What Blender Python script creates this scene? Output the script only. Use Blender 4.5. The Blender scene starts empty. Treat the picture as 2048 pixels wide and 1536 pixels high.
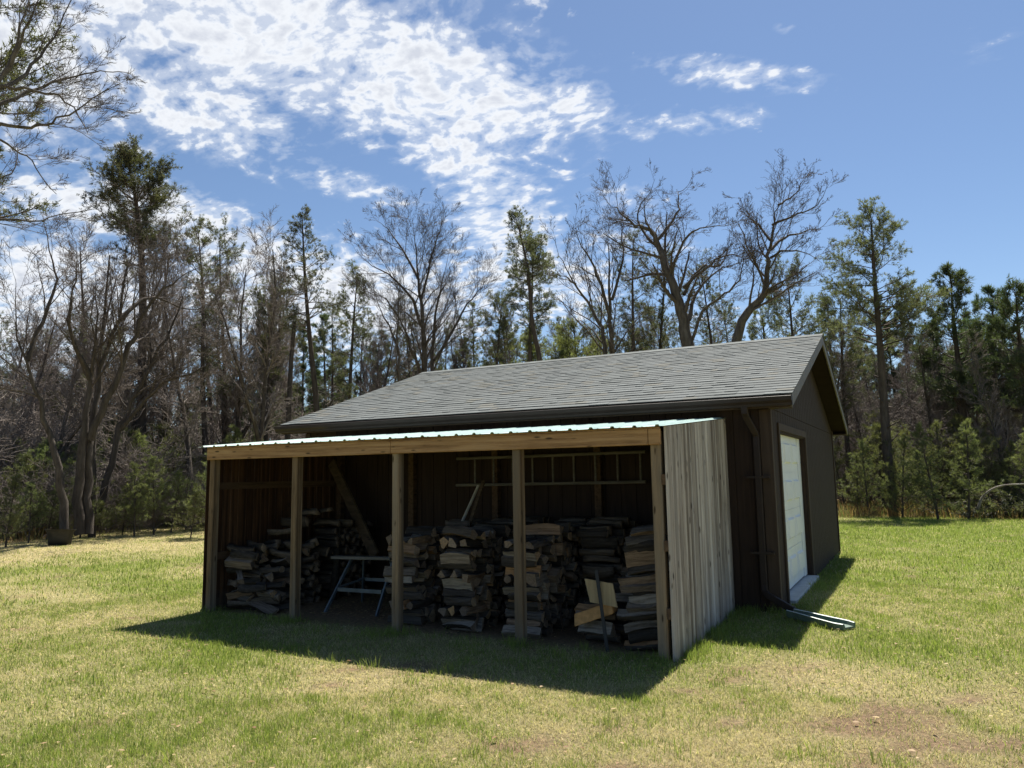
import bpy, math, random
import numpy as np
from mathutils import Matrix, Vector

# ------------------------------------------------------------------ camera, sky, sun, exposure
S = bpy.context.scene
C = S.collection
RNG = random.Random(7)
NR = np.random.RandomState(11)

F_PX = 1477.09
CAM = np.array([1.9818, -6.4682, 1.62])
YAW, PIT, ROL = 0.49413, 0.12346, -0.01546


def ray(X, Y):
    """direction in the world of a point of the 2048 x 1536 picture (for laying the trees out by bearing)"""
    a, b = X - 1024, 768 - Y
    cr, sr = math.cos(ROL), math.sin(ROL)
    x, y = cr * a - sr * b, sr * a + cr * b
    r, u2 = x / F_PX, y / F_PX
    fw = math.cos(PIT) - math.sin(PIT) * u2
    u = math.sin(PIT) + math.cos(PIT) * u2
    return np.array([math.cos(YAW) * r - math.sin(YAW) * fw, math.sin(YAW) * r + math.cos(YAW) * fw, u])


def at(X, dist):
    """ground point on the bearing of column X at a horizontal distance"""
    d = ray(X, 980)
    n = math.hypot(d[0], d[1])
    return np.array([CAM[0] + d[0] / n * dist, CAM[1] + d[1] / n * dist, 0.0])


def pt(X, Y, dist, off=0.0):
    """point of a limb: bearing, elevation and its distance"""
    d = ray(X, Y)
    n = math.hypot(d[0], d[1])
    return CAM + d / n * (dist + off)


cam = bpy.data.cameras.new('camera')
cam.sensor_width = 36
cam.lens = F_PX / 2048 * 36
cam.clip_end = 2000
cam.clip_start = 0.05
co = bpy.data.objects.new('camera', cam)
C.objects.link(co)
_f = np.array([-math.sin(YAW) * math.cos(PIT), math.cos(YAW) * math.cos(PIT), math.sin(PIT)])
_r0 = np.array([math.cos(YAW), math.sin(YAW), 0])
_u0 = np.cross(_r0, _f)
_r = math.cos(ROL) * _r0 + math.sin(ROL) * _u0
_u = -math.sin(ROL) * _r0 + math.cos(ROL) * _u0
# picture axes: X' = cr*x + sr*y, Y' = -sr*x + cr*y
co.matrix_world = Matrix(((_r[0], _u[0], -_f[0], CAM[0]), (_r[1], _u[1], -_f[1], CAM[1]),
                          (_r[2], _u[2], -_f[2], CAM[2]), (0, 0, 0, 1)))
S.camera = co

SUN = Vector((-0.03, 0.55, 1.0)).normalized()
SUN_EL = math.asin(SUN.z)
SUN_AZ = math.atan2(SUN.x, SUN.y)
sl = bpy.data.lights.new('sun', 'SUN')
sl.energy = 5.0
sl.angle = math.radians(0.53)
sl.color = (1.0, 0.95, 0.86)
so = bpy.data.objects.new('sun', sl)
so.rotation_euler = SUN.to_track_quat('Z', 'Y').to_euler()
so.location = (0, 0, 30)
C.objects.link(so)

W = bpy.data.worlds.new('World')
S.world = W
W.use_nodes = True
nt = W.node_tree
for n in list(nt.nodes):
    nt.nodes.remove(n)


class NT:
    """small wrapper that makes nodes and links them"""

    def __init__(self, tree):
        self.t = tree

    def n(self, typ, ins=None, **kw):
        nd = self.t.nodes.new(typ)
        for k, v in kw.items():
            setattr(nd, k, v)
        for k, v in (ins or {}).items():
            s = nd.inputs[k]
            if isinstance(v, bpy.types.NodeSocket):
                self.t.links.new(v, s)
            else:
                s.default_value = v
        return nd

    def m(self, op, a, b=0.0, c=None, clamp=False):
        ins = {0: a, 1: b}
        if c is not None:
            ins[2] = c
        return self.n('ShaderNodeMath', ins, operation=op, use_clamp=clamp).outputs[0]

    def v(self, op, a, b=(0, 0, 0)):
        nd = self.n('ShaderNodeVectorMath', {0: a, 1: b}, operation=op)
        return nd.outputs['Value'] if op in ('LENGTH', 'DOT_PRODUCT') else nd.outputs[0]

    def ramp(self, fac, stops, interp='LINEAR'):
        nd = self.n('ShaderNodeValToRGB', {0: fac})
        cr = nd.color_ramp
        cr.interpolation = interp
        while len(cr.elements) < len(stops):
            cr.elements.new(0.5)
        for e, (p, c) in zip(cr.elements, stops):
            e.position = p
            e.color = (c[0], c[1], c[2], 1) if not isinstance(c, (int, float)) else (c, c, c, 1)
        return nd.outputs[0]

    def mix(self, fac, a, b, mode='MIX'):
        nd = self.n('ShaderNodeMix', {}, data_type='RGBA', blend_type=mode)
        for i, val in ((0, fac), (6, a), (7, b)):
            if isinstance(val, bpy.types.NodeSocket):
                self.t.links.new(val, nd.inputs[i])
            else:
                nd.inputs[i].default_value = val if i == 0 else (val[0], val[1], val[2], 1)
        return nd.outputs[2]

    def noise(self, vec, scale, detail=3, rough=0.5, dist=0.0):
        return self.n('ShaderNodeTexNoise', {'Vector': vec, 'Scale': scale, 'Detail': detail,
                                             'Roughness': rough, 'Distortion': dist}).outputs[0]

    def map(self, vec, scale=(1, 1, 1), loc=(0, 0, 0), rot=(0, 0, 0), typ='POINT'):
        return self.n('ShaderNodeMapping', {'Vector': vec, 'Location': loc, 'Rotation': rot, 'Scale': scale},
                      vector_type=typ).outputs[0]


w = NT(nt)
gen = w.n('ShaderNodeTexCoord').outputs['Generated']
sep = w.n('ShaderNodeSeparateXYZ', {0: gen})
gdir = w.n('ShaderNodeCombineXYZ', {0: sep.outputs[0], 1: sep.outputs[1], 2: w.m('MAXIMUM', sep.outputs[2], 0.07)}).outputs[0]
SKY_STRENGTH = 0.050
sky = w.n('ShaderNodeTexSky', {0: gdir}, sky_type='NISHITA', sun_disc=False, sun_elevation=SUN_EL, sun_rotation=SUN_AZ,
          altitude=300, air_density=1.0, dust_density=0.25, ozone_density=3.5).outputs[0]
skyc = w.n('ShaderNodeVectorMath', {0: sky, 'Scale': SKY_STRENGTH}, operation='SCALE').outputs[0]
zz = w.m('ADD', w.m('MAXIMUM', sep.outputs[2], 0.0), 0.28)
q = w.n('ShaderNodeCombineXYZ', {0: w.m('DIVIDE', sep.outputs[0], zz), 1: w.m('DIVIDE', sep.outputs[1], zz), 2: 0.0}).outputs[0]
# where the cloud fields lie in the sky: bearing/elevation centre, half axes in degrees, tilt, weight
BLOBS = [(520, 60, 420, 170, 12, 1.0), (860, 170, 350, 150, 12, 1.0), (1120, 205, 170, 75, 18, .80), (400, 215, 250, 90, 26, .90), (930, 320, 190, 80, 28, .9),
         (1010, 430, 150, 120, 35, .90), (1070, 560, 230, 110, 10, .86), (1460, 148, 200, 34, 5, .80), (1410, 240, 150, 34, -4, .70), (1570, 55, 26, 14, 0, .60),
         (230, 420, 260, 60, 8, .95), (480, 490, 220, 75, 22, .95), (60, 120, 210, 160, 0, .95), (640, 600, 500, 130, 3, 1.0), (1240, 400, 120, 50, 0, .6),
         (1270, 480, 160, 80, 5, .66), (700, 370, 180, 36, 14, .72), (1130, 350, 70, 16, 0, .66), (2030, 70, 200, 70, -20, .42), (560, -150, 480, 170, 5, .95),
         (200, 305, 180, 30, -4, .72), (90, 620, 420, 170, 0, 1.0), (330, 420, 220, 60, 14, .95), (1290, 268, 60, 18, 0, .72), (1350, 640, 500, 60, 0, .55)]
tot = None
for (X, Y, rx, ry, rot, wt) in BLOBS:
    c = ray(X, Y); c = c / np.linalg.norm(c)
    t = math.radians(rot)
    a = ray(X + 50 * math.cos(t), Y + 50 * math.sin(t)); a = a / np.linalg.norm(a) - c
    a = a - c * a.dot(c); a /= np.linalg.norm(a)
    b = np.cross(c, a)
    eul = Matrix(((a[0], b[0], c[0]), (a[1], b[1], c[1]), (a[2], b[2], c[2]))).to_euler()
    k = 1.0 / F_PX
    lc = w.map(gen, scale=(rx * k, ry * k, 0.6), loc=tuple(c), rot=tuple(eul), typ='TEXTURE')
    ln = w.v('LENGTH', lc)
    g = w.n('ShaderNodeMapRange', {0: ln, 1: 0.15, 2: 1.75, 3: wt, 4: 0.0}, interpolation_type='SMOOTHSTEP').outputs[0]
    tot = g if tot is None else w.m('MAXIMUM', tot, g)
dirn = w.map(gen, scale=(1, 1, 1), rot=(0, 0, 0.3))
qn = w.map(q, scale=(1.0, 1.25, 1), rot=(0, 0, -0.35))
warp = w.n('ShaderNodeTexNoise', {'Vector': qn, 'Scale': 3.0, 'Detail': 2})
qw = w.v('ADD', qn, w.n('ShaderNodeVectorMath', {0: w.v('SUBTRACT', warp.outputs[1], (0.5, 0.5, 0.5)), 'Scale': 0.12}, operation='SCALE').outputs[0])
n1 = w.noise(qw, 6.5, 3, 0.55)
n2 = w.noise(qw, 27.0, 7, 0.53, 0.1)
nz = w.m('ADD', w.m('MULTIPLY', w.m('SUBTRACT', n1, 0.5), 1.25), w.m('MULTIPLY', w.m('SUBTRACT', n2, 0.5), 2.6))
dens = w.m('ADD', w.m('SUBTRACT', w.m('MULTIPLY', tot, 1.4), 0.98), nz)
cover = w.n('ShaderNodeMapRange', {0: dens, 1: -0.1, 2: 0.5, 3: 0.0, 4: 0.96}, interpolation_type='SMOOTHSTEP').outputs[0]
wisp = w.m('MULTIPLY', w.n('ShaderNodeMapRange', {0: tot, 1: 0.35, 2: 1.0, 3: 0.0, 4: 0.5}).outputs[0], w.n('ShaderNodeMapRange', {0: dens, 1: -0.45, 2: 0.15, 3: 0.0, 4: 1.0}, interpolation_type='SMOOTHSTEP').outputs[0])
cover = w.m('MAXIMUM', cover, wisp)
shade = w.n('ShaderNodeMapRange', {0: w.m('ADD', dens, w.m('MULTIPLY', n2, 0.25)), 1: 0.35, 2: 1.15, 3: 0.0, 4: 1.0}).outputs[0]
ccol = w.mix(shade, (0.44, 0.45, 0.46), (0.29, 0.305, 0.34))
fin = w.mix(cover, skyc, ccol)
bg = w.n('ShaderNodeBackground', {0: fin, 1: 1.0})
wo = w.n('ShaderNodeOutputWorld', {0: bg.outputs[0]})
W.cycles.sampling_method = 'MANUAL'
W.cycles.sample_map_resolution = 512

S.view_settings.view_transform = 'Standard'
S.view_settings.look = 'None'
S.view_settings.gamma = 1
S.view_settings.exposure = 1.25
S.cycles.max_bounces = 6
S.cycles.diffuse_bounces = 3
S.cycles.transmission_bounces = 3
S.cycles.transparent_max_bounces = 4
S.cycles.caustics_reflective = False
S.cycles.caustics_refractive = False

# ------------------------------------------------------------------ materials
MATS = {}


def mat(name, build, rough=0.8, spec=0.3):
    m = bpy.data.materials.new(name)
    m.use_nodes = True
    t = NT(m.node_tree)
    b = m.node_tree.nodes['Principled BSDF']
    b.inputs['Roughness'].default_value = rough
    b.inputs['Specular IOR Level'].default_value = spec
    build(t, b)
    MATS[name] = m
    return m


def link(t, s, b, name):
    if isinstance(s, bpy.types.NodeSocket):
        t.t.links.new(s, b.inputs[name])
    else:
        b.inputs[name].default_value = (s[0], s[1], s[2], 1) if not isinstance(s, (int, float)) else s


def bump(t, b, h, dist=0.01, strength=1.0):
    n = t.n('ShaderNodeBump', {'Height': h, 'Distance': dist, 'Strength': strength})
    t.t.links.new(n.outputs[0], b.inputs['Normal'])


def wood(name, c1, c2, c3, axis='Z', knots=True, grey=None, rough=0.85, scale=1.0, ksc=1.15, tone=False):
    sc = {'X': (1.2, 26, 26), 'Y': (26, 1.2, 26), 'Z': (26, 26, 1.2)}[axis]
    ks = {'X': (2.2, 9, 9), 'Y': (9, 2.2, 9), 'Z': (9, 9, 2.2)}[axis]

    def f(t, b):
        o = t.n('ShaderNodeTexCoord').outputs['Object']
        wv = t.noise(o, 3.0, 3)
        ov = t.v('ADD', o, t.n('ShaderNodeCombineXYZ', {0: t.m('MULTIPLY', wv, 0.03), 1: t.m('MULTIPLY', wv, 0.03), 2: 0.0}).outputs[0])
        g = t.noise(t.map(ov, tuple(v * scale for v in sc)), 1.0, 6, 0.7)
        col = t.ramp(g, [(0.3, c3), (0.47, c2), (0.62, c1)])
        big = t.noise(o, 1.3, 2)
        col = t.mix(t.m('MULTIPLY', big, 0.35), col, c3)
        if grey:
            col = t.mix(t.ramp(t.noise(t.map(o, tuple(v * .35 for v in sc)), 1.0, 4), [(0.42, 0.0), (0.6, 0.85)]), col, grey)
        if knots:
            v = t.n('ShaderNodeTexVoronoi', {'Vector': t.map(ov, ks), 'Scale': ksc, 'Randomness': 1.0}).outputs['Distance']
            kf = t.ramp(v, [(0.09, 1.0), (0.17, 0.0)])
            col = t.mix(t.m('MULTIPLY', kf, 0.85), col, (0.03, 0.02, 0.013))
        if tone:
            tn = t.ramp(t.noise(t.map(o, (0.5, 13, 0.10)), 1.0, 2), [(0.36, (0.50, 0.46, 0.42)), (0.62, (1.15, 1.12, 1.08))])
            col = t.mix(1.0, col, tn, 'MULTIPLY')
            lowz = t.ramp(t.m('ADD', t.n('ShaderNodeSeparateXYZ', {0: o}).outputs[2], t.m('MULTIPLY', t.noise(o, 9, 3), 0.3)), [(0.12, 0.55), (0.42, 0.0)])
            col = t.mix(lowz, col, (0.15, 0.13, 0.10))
        link(t, col, b, 'Base Color')
        bump(t, b, g, 0.004, 0.8)
    return mat(name, f, rough, 0.2)


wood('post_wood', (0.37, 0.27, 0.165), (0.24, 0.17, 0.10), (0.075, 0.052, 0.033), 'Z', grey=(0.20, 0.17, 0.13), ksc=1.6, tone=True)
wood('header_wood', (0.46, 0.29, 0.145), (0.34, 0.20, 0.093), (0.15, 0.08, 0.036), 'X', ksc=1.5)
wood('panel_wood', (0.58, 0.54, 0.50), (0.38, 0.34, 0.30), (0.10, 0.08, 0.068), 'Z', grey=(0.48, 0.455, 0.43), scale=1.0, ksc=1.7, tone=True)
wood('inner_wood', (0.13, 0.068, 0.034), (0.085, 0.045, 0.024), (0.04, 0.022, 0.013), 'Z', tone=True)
wood('rail_wood', (0.14, 0.088, 0.052), (0.10, 0.062, 0.036), (0.05, 0.032, 0.02), 'Y')
wood('board_wood', (0.12, 0.085, 0.055), (0.085, 0.06, 0.038), (0.045, 0.033, 0.022), 'X')
wood('ladder_wood', (0.22, 0.20, 0.18), (0.16, 0.15, 0.13), (0.09, 0.083, 0.07), 'X', knots=False)
wood('plywood', (0.42, 0.33, 0.19), (0.33, 0.25, 0.14), (0.23, 0.17, 0.1), 'Z', knots=False, scale=.5)


def siding_f(c1, c2):
    def f(t, b):
        o = t.n('ShaderNodeTexCoord').outputs['Object']
        g = t.noise(t.map(o, (22, 22, 1.5)), 1.0, 5, 0.65)
        col = t.ramp(g, [(0.3, c2), (0.65, c1)])
        col = t.mix(t.m('MULTIPLY', t.noise(o, 0.9, 3), 0.4), col, c2)
        link(t, col, b, 'Base Color')
        bump(t, b, g, 0.003, 0.6)
    return f


mat('siding_brown', siding_f((0.050, 0.033, 0.025), (0.028, 0.019, 0.015)), 0.8, 0.15)
mat('trim_brown', siding_f((0.078, 0.055, 0.040), (0.05, 0.035, 0.026)), 0.75, 0.15)
mat('rake_board', siding_f((0.16, 0.14, 0.125), (0.085, 0.07, 0.06)), 0.6, 0.35)


def plain(name, c, rough=0.5, spec=0.4, metal=0.0, var=0.12, sc=6.0):
    def f(t, b):
        o = t.n('ShaderNodeTexCoord').outputs['Object']
        n = t.noise(o, sc, 5, 0.6)
        d = tuple(v * (1 - var * 2) for v in c)
        link(t, t.mix(t.ramp(n, [(0.35, 0.0), (0.7, 1.0)]), c, d), b, 'Base Color')
        b.inputs['Metallic'].default_value = metal
        bump(t, b, n, 0.002, 0.3)
    return mat(name, f, rough, spec)


plain('gutter_metal', (0.032, 0.022, 0.018), 0.55, 0.25)
plain('door_white', (0.78, 0.80, 0.80), 0.45, 0.4, var=0.04, sc=2)
plain('door_dark', (0.026, 0.018, 0.016), 0.9, 0.04)
plain('bracket_steel', (0.16, 0.15, 0.14), 0.4, 0.5, 0.7)
plain('concrete', (0.52, 0.52, 0.50), 0.9, 0.2, var=0.12, sc=9)
plain('roof_green', (0.40, 0.52, 0.48), 0.38, 0.5, var=0.1, sc=4)
plain('screw_metal', (0.3, 0.3, 0.3), 0.4, 0.5, 0.8)
plain('splash_green', (0.11, 0.16, 0.13), 0.45, 0.4, var=.15, sc=20)
plain('splash_white', (0.62, 0.68, 0.62), 0.5, 0.4, var=.12, sc=14)
plain('steel_grey', (0.12, 0.15, 0.17), 0.4, 0.5, 0.3, var=.2)
plain('black_steel', (0.012, 0.012, 0.012), 0.5, 0.4)
plain('tub_plastic', (0.035, 0.034, 0.03), 0.6, 0.3, var=.25)
plain('soil', (0.05, 0.035, 0.022), 0.95, 0.1, var=.3, sc=30)
plain('handle_wood', (0.45, 0.43, 0.38), 0.6, 0.3)
plain('dead_leaf', (0.20, 0.12, 0.06), 0.8, 0.2, var=.25, sc=40)


def shingle(t, b):
    a = t.n('ShaderNodeAttribute', attribute_name='col').outputs['Color']
    o = t.n('ShaderNodeTexCoord').outputs['Object']
    n = t.noise(o, 150, 3, 0.7)
    st = t.noise(t.map(o, (1.0, 0.25, 0.25)), 1.6, 4, 0.6)
    c = t.mix(t.ramp(n, [(0.35, 0.0), (0.65, 1.0)]), t.mix(1.0, a, (0.78, 0.78, 0.78), 'MULTIPLY'), t.mix(1.0, a, (1.25, 1.25, 1.22), 'MULTIPLY'))
    c = t.mix(t.m('MULTIPLY', t.ramp(st, [(0.4, 0.0), (0.75, 1.0)]), 0.3), c, (0.075, 0.08, 0.07))
    link(t, c, b, 'Base Color')
    bump(t, b, n, 0.004, 0.7)


mat('shingles', shingle, 0.9, 0.25)


def bark(name, c1, c2, sc=1.0):
    def f(t, b):
        o = t.n('ShaderNodeTexCoord').outputs['Object']
        r = t.n('ShaderNodeObjectInfo').outputs['Random']
        n = t.noise(t.map(o, (9 * sc, 9 * sc, 2.2 * sc)), 1.0, 5, 0.7)
        col = t.ramp(n, [(0.35, c2), (0.65, c1)])
        col = t.mix(t.m('MULTIPLY', r, 0.35), col, c2)
        link(t, col, b, 'Base Color')
        bump(t, b, n, 0.03, 0.8)
    return mat(name, f, 0.92, 0.15)


bark('bark_grey', (0.155, 0.135, 0.115), (0.06, 0.05, 0.042))
bark('bark_dark', (0.11, 0.092, 0.078), (0.048, 0.04, 0.034))
bark('bark_pine', (0.12, 0.097, 0.08), (0.055, 0.044, 0.036))
bark('twig', (0.13, 0.108, 0.092), (0.07, 0.058, 0.05))  # darker twig copy, silhouette against the sky put into the colour
bark('brush_twig', (0.25, 0.215, 0.19), (0.14, 0.118, 0.103))  # paler copy for underbrush, sun caught by the twigs painted in
bark('twig_sunlit', (0.24, 0.205, 0.185), (0.14, 0.12, 0.107))  # paler copy for the woods trees, sunlit look put into the colour


def foliage(name, c1, c2, trans=0.3):
    def f(t, b):
        g = t.n('ShaderNodeNewGeometry').outputs['Position']
        r = t.n('ShaderNodeObjectInfo').outputs['Random']
        n = t.noise(g, 0.9, 4, 0.7)
        col = t.mix(t.ramp(n, [(0.36, 0.0), (0.64, 1.0)]), c1, c2)
        col = t.n('ShaderNodeHueSaturation', {'Color': col, 'Value': t.m('ADD', 0.75, t.m('MULTIPLY', r, 0.5)), 'Hue': t.m('ADD', 0.485, t.m('MULTIPLY', r, 0.03))}).outputs[0]
        link(t, col, b, 'Base Color')
        tr = t.n('ShaderNodeBsdfTranslucent', {0: t.mix(1.0, col, (1.5, 1.6, 0.8), 'MULTIPLY')})
        mx = t.n('ShaderNodeMixShader', {0: trans, 1: b.outputs[0], 2: tr.outputs[0]})
        t.t.links.new(mx.outputs[0], t.t.nodes['Material Output'].inputs[0])
    return mat(name, f, 0.65, 0.25)


foliage('needles_jack', (0.118, 0.122, 0.074), (0.072, 0.080, 0.050), 0.35)
foliage('needles_red', (0.085, 0.105, 0.058), (0.05, 0.068, 0.038), 0.3)
foliage('needles_young', (0.155, 0.165, 0.082), (0.095, 0.11, 0.056), 0.4)
foliage('leaves_brown', (0.24, 0.14, 0.08), (0.15, 0.09, 0.055), 0.4)


def grassmat(t, b):
    a = t.n('ShaderNodeAttribute', attribute_name='col').outputs['Color']
    link(t, a, b, 'Base Color')
    tr = t.n('ShaderNodeBsdfTranslucent', {0: t.mix(1.0, a, (1.25, 1.3, 0.9), 'MULTIPLY')})
    mx = t.n('ShaderNodeMixShader', {0: 0.4, 1: b.outputs[0], 2: tr.outputs[0]})
    t.t.links.new(mx.outputs[0], t.t.nodes['Material Output'].inputs[0])


mat('grass_blades', grassmat, 0.6, 0.25)


def groundmat(t, b):
    a = t.n('ShaderNodeAttribute', attribute_name='col').outputs['Color']
    o = t.n('ShaderNodeNewGeometry').outputs['Position']
    n = t.noise(o, 22, 6, 0.75)
    n2 = t.noise(o, 110, 4, 0.7)
    c = t.mix(t.ramp(n, [(0.38, 0.0), (0.62, 1.0)]), t.mix(1.0, a, (0.62, 0.64, 0.6), 'MULTIPLY'), t.mix(1.0, a, (1.3, 1.25, 1.15), 'MULTIPLY'))
    c = t.mix(t.ramp(n2, [(0.45, 0.0), (0.62, 0.6)]), c, t.mix(1.0, c, (1.5, 1.4, 1.1), 'MULTIPLY'))
    link(t, c, b, 'Base Color')
    bump(t, b, t.m('ADD', n, t.m('MULTIPLY', n2, 0.5)), 0.05, 0.9)


mat('ground', groundmat, 0.95, 0.1)


def logmat(name, stops, endc):
    def f(t, b):
        o = t.n('ShaderNodeTexCoord').outputs['Object']
        r = t.n('ShaderNodeObjectInfo').outputs['Random']
        rv = t.v('ADD', o, t.n('ShaderNodeCombineXYZ', {0: t.m('MULTIPLY', r, 31.0), 1: t.m('MULTIPLY', r, 17.0), 2: 0.0}).outputs[0])
        g = t.noise(t.map(rv, (3, 42, 42)), 1.0, 5, 0.7)
        base = t.ramp(t.m('FRACT', t.m('MULTIPLY', r, 7.31)), stops)
        att = t.n('ShaderNodeAttribute', attribute_name='tone').outputs['Fac']
        dark = t.mix(1.0, base, (0.38, 0.36, 0.34), 'MULTIPLY')
        col = t.mix(t.ramp(g, [(0.35, 0.0), (0.62, 1.0)]), dark, base)
        link(t, col, b, 'Base Color')
        bump(t, b, g, 0.006, 0.8)
    return mat(name, f, 0.9, 0.15)


logmat('log_split', [(0.0, (0.24, 0.21, 0.175)), (0.25, (0.13, 0.105, 0.082)), (0.45, (0.30, 0.27, 0.235)), (0.65, (0.23, 0.155, 0.095)), (0.84, (0.15, 0.125, 0.105)), (0.95, (0.40, 0.23, 0.11))], None)
logmat('log_bark', [(0.0, (0.08, 0.068, 0.058)), (0.5, (0.04, 0.034, 0.028)), (1.0, (0.11, 0.098, 0.088))], None)


def log_end(t, b):
    o = t.n('ShaderNodeTexCoord').outputs['Object']
    r = t.n('ShaderNodeObjectInfo').outputs['Random']
    v = t.v('ADD', t.map(o, (0, 30, 30)), t.n('ShaderNodeCombineXYZ', {0: 0.0, 1: t.m('MULTIPLY', r, 9.0), 2: t.m('MULTIPLY', r, 5.0)}).outputs[0])
    wv = t.n('ShaderNodeTexWave', {'Vector': v, 'Scale': 1.6, 'Distortion': 5.0, 'Detail': 3}, wave_type='RINGS', rings_direction='X').outputs[1]
    n = t.noise(o, 60, 4, 0.7)
    c = t.ramp(t.m('FRACT', t.m('MULTIPLY', r, 5.7)), [(0.0, (0.27, 0.20, 0.135)), (0.5, (0.13, 0.10, 0.08)), (0.85, (0.32, 0.25, 0.18)), (1.0, (0.40, 0.25, 0.12))])
    c = t.mix(t.m('MULTIPLY', wv, 0.35), c, (0.07, 0.05, 0.035))
    c = t.mix(t.ramp(n, [(0.4, 0.0), (0.7, 0.6)]), c, (0.05, 0.04, 0.032))
    link(t, c, b, 'Base Color'); bump(t, b, n, 0.005, 0.8)


mat('log_end', log_end, 0.9, 0.15)
plain('log_orange', (0.5, 0.27, 0.10), 0.8, 0.2, var=.2, sc=18)

# ------------------------------------------------------------------ building helpers
ROOTLOC = {}


class MB:
    """collects boxes, bars and tubes in world coordinates; build() links them as ONE mesh object"""

    def __init__(self):
        self.v, self.f, self.fm = [], [], []
        self.n = 0

    def add(self, vs, fs, m=0):
        vs = np.asarray(vs, float).reshape(-1, 3)
        self.v.append(vs)
        for q in fs:
            self.f.append(tuple(i + self.n for i in q))
            self.fm.append(m)
        self.n += len(vs)
        return self

    def box(self, x0, x1, y0, y1, z0, z1, m=0):
        v = [(x0, y0, z0), (x1, y0, z0), (x1, y1, z0), (x0, y1, z0), (x0, y0, z1), (x1, y0, z1), (x1, y1, z1), (x0, y1, z1)]
        return self.add(v, [(0, 3, 2, 1), (4, 5, 6, 7), (0, 1, 5, 4), (1, 2, 6, 5), (2, 3, 7, 6), (3, 0, 4, 7)], m)

    def bar(self, a, b, wd, th, up=(0, 0, 1), m=0):
        a, b = np.array(a, float), np.array(b, float)
        d = b - a; d /= np.linalg.norm(d)
        s = np.cross(d, up); s /= np.linalg.norm(s)
        u = np.cross(s, d)
        s, u = s * wd / 2, u * th / 2
        v = [a - s - u, a + s - u, a + s + u, a - s + u, b - s - u, b + s - u, b + s + u, b - s + u]
        return self.add(v, [(0, 3, 2, 1), (4, 5, 6, 7), (0, 1, 5, 4), (1, 2, 6, 5), (2, 3, 7, 6), (3, 0, 4, 7)], m)

    def prism(self, prof, fn, t0, t1, m=0):
        """profile [(a,b)] swept from t0 to t1; fn(a,b,t) -> xyz"""
        n = len(prof)
        v = [fn(a, b, t0) for a, b in prof] + [fn(a, b, t1) for a, b in prof]
        fs = [(i, (i + 1) % n, n + (i + 1) % n, n + i) for i in range(n)]
        fs += [tuple(range(n))[::-1], tuple(range(n, 2 * n))]
        return self.add(v, fs, m)

    def tube(self, pts, rad, sides=6, m=0, cap=True):
        pts = np.asarray(pts, float)
        rad = np.broadcast_to(np.asarray(rad, float), (len(pts),))
        v, f = tube_np(pts, rad, sides)
        n = len(pts)
        fs = [tuple(q) for q in f]
        if cap:
            fs += [tuple(range(sides))[::-1], tuple(range((n - 1) * sides, n * sides))]
        return self.add(v, fs, m)

    def build(self, name, mats, parent=None, bevel=0.0, smooth=False):
        me = bpy.data.meshes.new(name)
        v = np.concatenate(self.v)
        if parent is not None:
            v = v - ROOTLOC[parent.name]
        me.from_pydata(v.tolist(), [], self.f)
        for mm in (mats if isinstance(mats, (list, tuple)) else [mats]):
            me.materials.append(MATS[mm])
        me.polygons.foreach_set('material_index', self.fm)
        if smooth:
            me.polygons.foreach_set('use_smooth', [True] * len(me.polygons))
        me.update()
        o = bpy.data.objects.new(name, me)
        C.objects.link(o)
        if bevel:
            bv = o.modifiers.new('bevel', 'BEVEL'); bv.width = bevel; bv.segments = 1; bv.limit_method = 'ANGLE'
        if parent is not None:
            o.parent = parent
            ROOTLOC[o.name] = ROOTLOC[parent.name]
        else:
            ROOTLOC[o.name] = np.zeros(3)
        return o


def tube_np(pts, rad, sides):
    n = len(pts)
    d = np.gradient(pts, axis=0)
    d /= np.linalg.norm(d, axis=1)[:, None] + 1e-9
    ref = np.array([0.31, 0.87, 0.38]) if abs(d[0][2]) > 0.7 else np.array([0.05, 0.08, 1.0])
    s = np.cross(d, ref); s /= np.linalg.norm(s, axis=1)[:, None] + 1e-9
    u = np.cross(s, d)
    ang = np.arange(sides) / sides * 2 * math.pi
    v = pts[:, None, :] + rad[:, None, None] * (np.cos(ang)[None, :, None] * s[:, None, :] + np.sin(ang)[None, :, None] * u[:, None, :])
    i = np.arange(n - 1)[:, None] * sides
    j = np.arange(sides)[None, :]
    j2 = (j + 1) % sides
    f = np.stack([i + j, i + j2, i + sides + j2, i + sides + j], -1).reshape(-1, 4)
    return v.reshape(-1, 3), f


def mesh_np(name, verts, loops, sizes, mats, mi=None, smooth=False):
    me = bpy.data.meshes.new(name)
    me.vertices.add(len(verts))
    me.vertices.foreach_set('co', np.asarray(verts, np.float32).ravel())
    me.loops.add(len(loops))
    me.loops.foreach_set('vertex_index', np.asarray(loops, np.int32))
    me.polygons.add(len(sizes))
    st = np.concatenate([[0], np.cumsum(sizes)[:-1]]).astype(np.int32)
    me.polygons.foreach_set('loop_start', st)
    me.polygons.foreach_set('loop_total', np.asarray(sizes, np.int32))
    if mi is not None:
        me.polygons.foreach_set('material_index', np.asarray(mi, np.int32))
    if smooth:
        me.polygons.foreach_set('use_smooth', np.ones(len(sizes), bool))
    for m in mats:
        me.materials.append(MATS[m])
    me.update(calc_edges=True)
    return me


def root(name, label, cat, loc, group=None):
    o = bpy.data.objects.new(name, None)
    o.empty_display_size = 0.2
    C.objects.link(o)
    o.location = tuple(loc)
    ROOTLOC[o.name] = np.array(loc, float)
    return tag(o, label, cat, group)


def tag(o, label=None, cat=None, group=None, kind=None):
    if label: o['label'] = label
    if cat: o['category'] = cat
    if group: o['group'] = group
    if kind: o['kind'] = kind
    return o


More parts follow.
